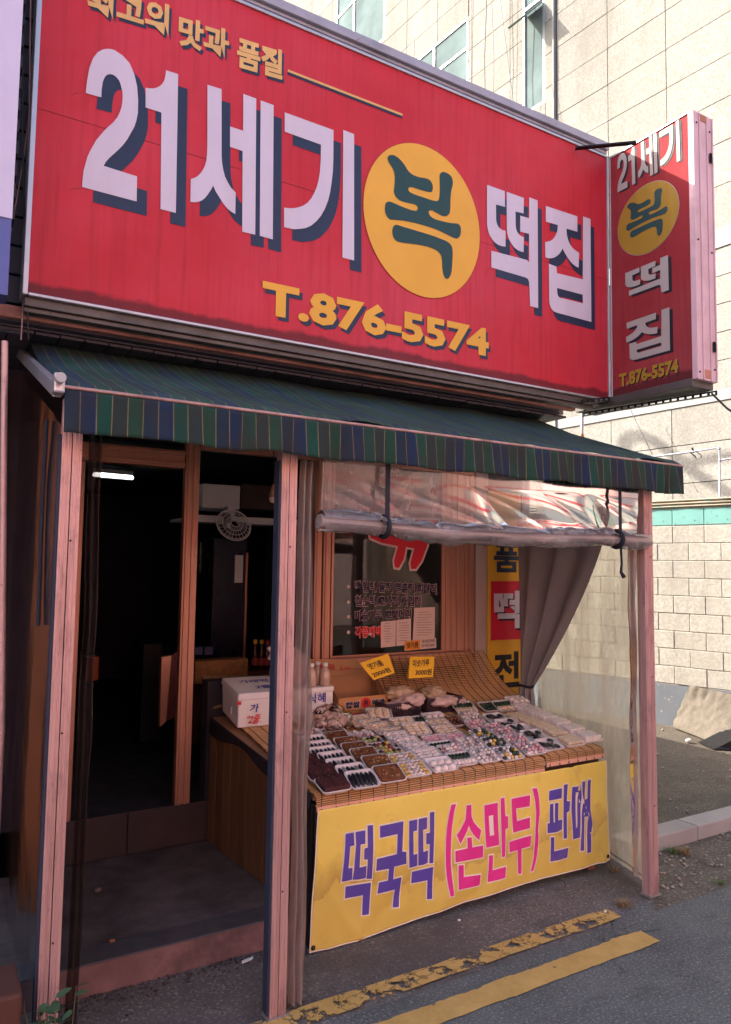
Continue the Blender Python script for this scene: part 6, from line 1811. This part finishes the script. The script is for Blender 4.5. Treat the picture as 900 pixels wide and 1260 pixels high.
# stones, litter and weeds
sb = MB()
for i in range(420):
    x = rnd.uniform(3.35, 7.6); y = rnd.uniform(2.6, 6.2)
    if 3.0 < y < 3.15: continue
    if (x - 6.955) + .2767 * (y - 5.459) > -.05: continue
    r_ = rnd.uniform(.004, .016)
    sb.ball((x, y, -.008 + r_ * .3), (r_, r_ * rnd.uniform(.6, 1), r_ * .7), Matrix.Rotation(rnd.uniform(0, 3), 3, 'Z'), 5, 4, 0, .3)
for i in range(160):
    x = rnd.uniform(3.4, 6.0); y = rnd.uniform(2.56, 2.97); r_ = rnd.uniform(.005, .014)
    sb.ball((x, y, r_ * .25), (r_, r_ * .8, r_ * .6), None, 5, 4, 0, .3)
tag(sb.build('pebbles', mat('pebble_stone', (.30, .26, .21), .9, var=.3)), kind='stuff')
# fine crumbs along the step
cb = MB()
for i in range(260):
    x = rnd.uniform(.5, 1.45); y = 3.055 - abs(rnd.gauss(0, .05)) - .002; r_ = rnd.uniform(.002, .007)
    cb.ball((x, y, r_ * .4), (r_, r_ * .7, r_ * .6), None, 5, 3)
tag(cb.build('crumbs', mat('dark_crumbs', (.07, .05, .045), .9, var=.4)), kind='stuff')
def lump(px, py, r_, c, label, name='litter', z=0):
    p = gz(px, py, z)
    return tag(MB().ball(p + Vector((0, 0, r_ * .4)), (r_, r_ * .8, r_ * .55), None, 8, 6, 0, .35).build(name, mat('litter_' + name + str(c), c, .8)), label, name.replace('_', ' '))
lump(848, 913, .035, (.6, .56, .5), 'white stone lying on the dirt in front of the leaning board', 'stone')
tp = gz(298, 1187)
tag(MB().hexa([tp + Vector(v) for v in ((0, 0, .003), (.055, .012, .003), (.06, .03, .003), (.004, .014, .003))], [tp + Vector(v) for v in ((0, 0, .006), (.055, .012, .007), (.06, .03, .006), (.004, .014, .008))]).build('paper_scrap', M_WHITE), 'small white scrap on the ground below the entrance step', 'litter')
lump(565, 1133, .008, (.7, .68, .66), 'tiny white crumb on the pavement near the yellow lines', 'litter')
lump(745, 1123, .011, (.75, .73, .7), 'white pebble on the pavement below the banner corner', 'litter')
lump(138, 1159, .012, (.28, .11, .05), 'small brown leaf lying on the entrance step edge', 'leaf', .119)
lump(120, 1097, .02, (.14, .10, .09), 'flat dark blotch of dirt on the entrance step', 'litter', .119)

def grass_tuft(px, py, n, h, mt, label, z=0):
    c = gz(px, py, z); mb = MB()
    for i in range(n):
        a = rnd.uniform(0, 6.28); l = h * rnd.uniform(.5, 1); b = rnd.uniform(.3, 1.1)
        d = Vector((math.cos(a), math.sin(a), 0)); o = c + d * rnd.uniform(0, .03); s = d.cross(Vector((0, 0, 1))) * .0025
        p1 = o + d * l * .4 * b + Vector((0, 0, l * .5)); p2 = o + d * l * b + Vector((0, 0, l * .6))
        mb.add([o - s, o + s, p1 + s, p1 - s, p2], [(0, 1, 2, 3), (3, 2, 4)])
    return tag(mb.build('grass_tuft', mt), label, 'grass')
M_WEED = mat('green_weed', (.07, .13, .03), .6); M_STRAW = mat('dry_straw', (.30, .20, .10), .8)
grass_tuft(828, 1050, 40, .05, M_WEED, 'small green weed against the foot of the kerb')
grass_tuft(842, 1050, 60, .06, M_STRAW, 'brown dried grass beside the green weed at the kerb')
grass_tuft(768, 1115, 60, .05, M_STRAW, 'dry straw tuft at the foot of the outer post')
grass_tuft(757, 1072, 30, .04, M_STRAW, 'few dry stalks below the clear side sheet')
grass_tuft(885, 1088, 26, .035, M_WEED, 'tiny weeds at the edge of the asphalt')

# leafy plant at the foot of the left post
pl = thing('leafy_plant', 'small plant with dark green oval leaves growing at the foot of the doorway post', 'plant', (.44, 2.46, 0))
M_LEAF = mat('dark_green_leaf', (.045, .095, .045), .45, var=.35, scale=14)
M_STEM = mat('plant_stem', (.10, .08, .05), .7)
leafme = _build(MB().add([(0, 0, 0), (.30, .42, .06), (.0, .5, -.02), (-.30, .42, .06), (.22, .85, .03), (0, .8, -.03), (-.22, .85, .03), (0, 1.15, -.06), (.24, .15, .04), (-.24, .15, .04)],
    [(0, 8, 2), (8, 1, 2), (0, 2, 9), (9, 2, 3), (1, 4, 5, 2), (2, 5, 6, 3), (4, 7, 5), (5, 7, 6)], True), 'leaf', M_LEAF, None)
lm = leafme.data; first = True
r0 = random.Random(5)
stems = MB()
for (px, py, h) in ((40, 1262, .09), (55, 1262, .15), (66, 1262, .13), (48, 1258, .12), (75, 1262, .10), (60, 1260, .07), (35, 1255, .13), (70, 1262, .17)):
    b0 = at(px, py + 18, 1, 2.44); b0.z = max(0, b0.z - .0) if b0.z > 0 else 0
    b0 = Vector((b0.x, 2.44 + r0.uniform(-.03, .03), 0.0))
    top = b0 + Vector((r0.uniform(-.05, .05), r0.uniform(-.03, .03), h + .21))
    stems.tube([b0, b0.lerp(top, .5) + Vector((.01, 0, 0)), top], [.003, .0025, .0015], 5)
    for i in range(14):
        t = .25 + .75 * i / 13
        p = b0.lerp(top, t)
        if first: o = leafme; first = False
        else:
            o = bpy.data.objects.new('leaf', lm); COL.objects.link(o)
        o.parent = pl
        s = r0.uniform(.026, .05)
        o.location = wmat(pl).inverted() @ p
        o.rotation_euler = (r0.uniform(-1.0, .35), r0.uniform(-.5, .5), r0.uniform(0, 6.28)); o.scale = (s, s, s)
stems.build('stems', M_STEM, pl)
# neighbour's brown plinth and pole at the very left
nbp = thing('brown_plinth', 'reddish brown tiled block at the lower edge beside the plank side of the stall', 'plinth', (.0, 2.6, 0))
p = at(21, 1215, 1, 2.5)
MB().box(-1.2, p.x + .012, 2.46, 2.66, .001, p.z).build('body', mat('brown_plinth_stone', (.09, .035, .025), .6, dirt=(.04, .02, .02)), nbp, .01)
nl = thing('next_door_shop', 'edge of the next door shop with orange brown panel at the far left', 'shopfront', (-.1, 3.3, 0))
MB().box(-1.5, at(-12, 950, 1, 3.3).x, 3.9, 4.0, 0, 2.5).build('panel', mat('orange_brown_panel', (.20, .075, .03), .5, dirt=(.1, .04, .02)), nl)
MB().tube([at(6, 420, 1, 3.0), at(2, 900, 1, 3.0), (at(2, 900, 1, 3.0).x, 3.0, 0)], .012, 8).build('pole', M_POST, nl)
# corner bits under the sign at the far end of the awning
gp = thing('gas_pipe', 'thin pale downpipe behind the outer end of the awning', 'pipe', (3.5, 3.7, 2))
MB().tube([at(717, 505, 1, 3.9), at(716, 540, 1, 3.9)], .012, 8).build('pipe', mpipe, gp)
MB().ball(at(716, 537, 1, 3.9), (.018, .018, .03)).build('joint', mat('orange_joint', (.4, .2, .1), .6), gp)

# ------------------------------------------------------------------ across the street: unseen front added to bounce warm sun into the shade
op = thing('opposite_bounce_front', 'unseen salmon brick street front added across the road to bounce warm light', 'building', (2, -9, 0))
M_SALMON = mat('salmon_brick_front', (.74, .45, .39), .75, var=.12, scale=2, dirt=(.4, .16, .12))
MB().box(-18, 22, -14, -9, 0, 7.0).build('wall', M_SALMON, op)
for i in range(9):
    x = -16 + i * 4.0
    MB().box(x, x + 1.7, -9.0, -8.96, 3.6, 4.8).build('window', M_WFRAME, op)
    MB().box(x + .2, x + 2.6, -9.0, -8.9, .1, 2.3).build('shutter', mat('pale_pink_shutter', (.55, .38, .36), .5), op)
MB().box(-14, 18, -9.0, -8.85, 2.5, 3.5).build('fascia', M_RED, op)
MB().box(-14, 18, -9.0, -8.9, 4.9, 5.5).build('band', M_WFRAME, op)
nbb = thing('neighbour_sun_block', 'unseen plain neighbouring building added to keep the sun off the shop step', 'building', (-4, 6, 0))
MB().box(-9, -.52, 3.45, 9.2, 0, 6.0).build('wall', M_DARKWALL, nbb)  # unseen block added so no sun leaks past the shop onto the step
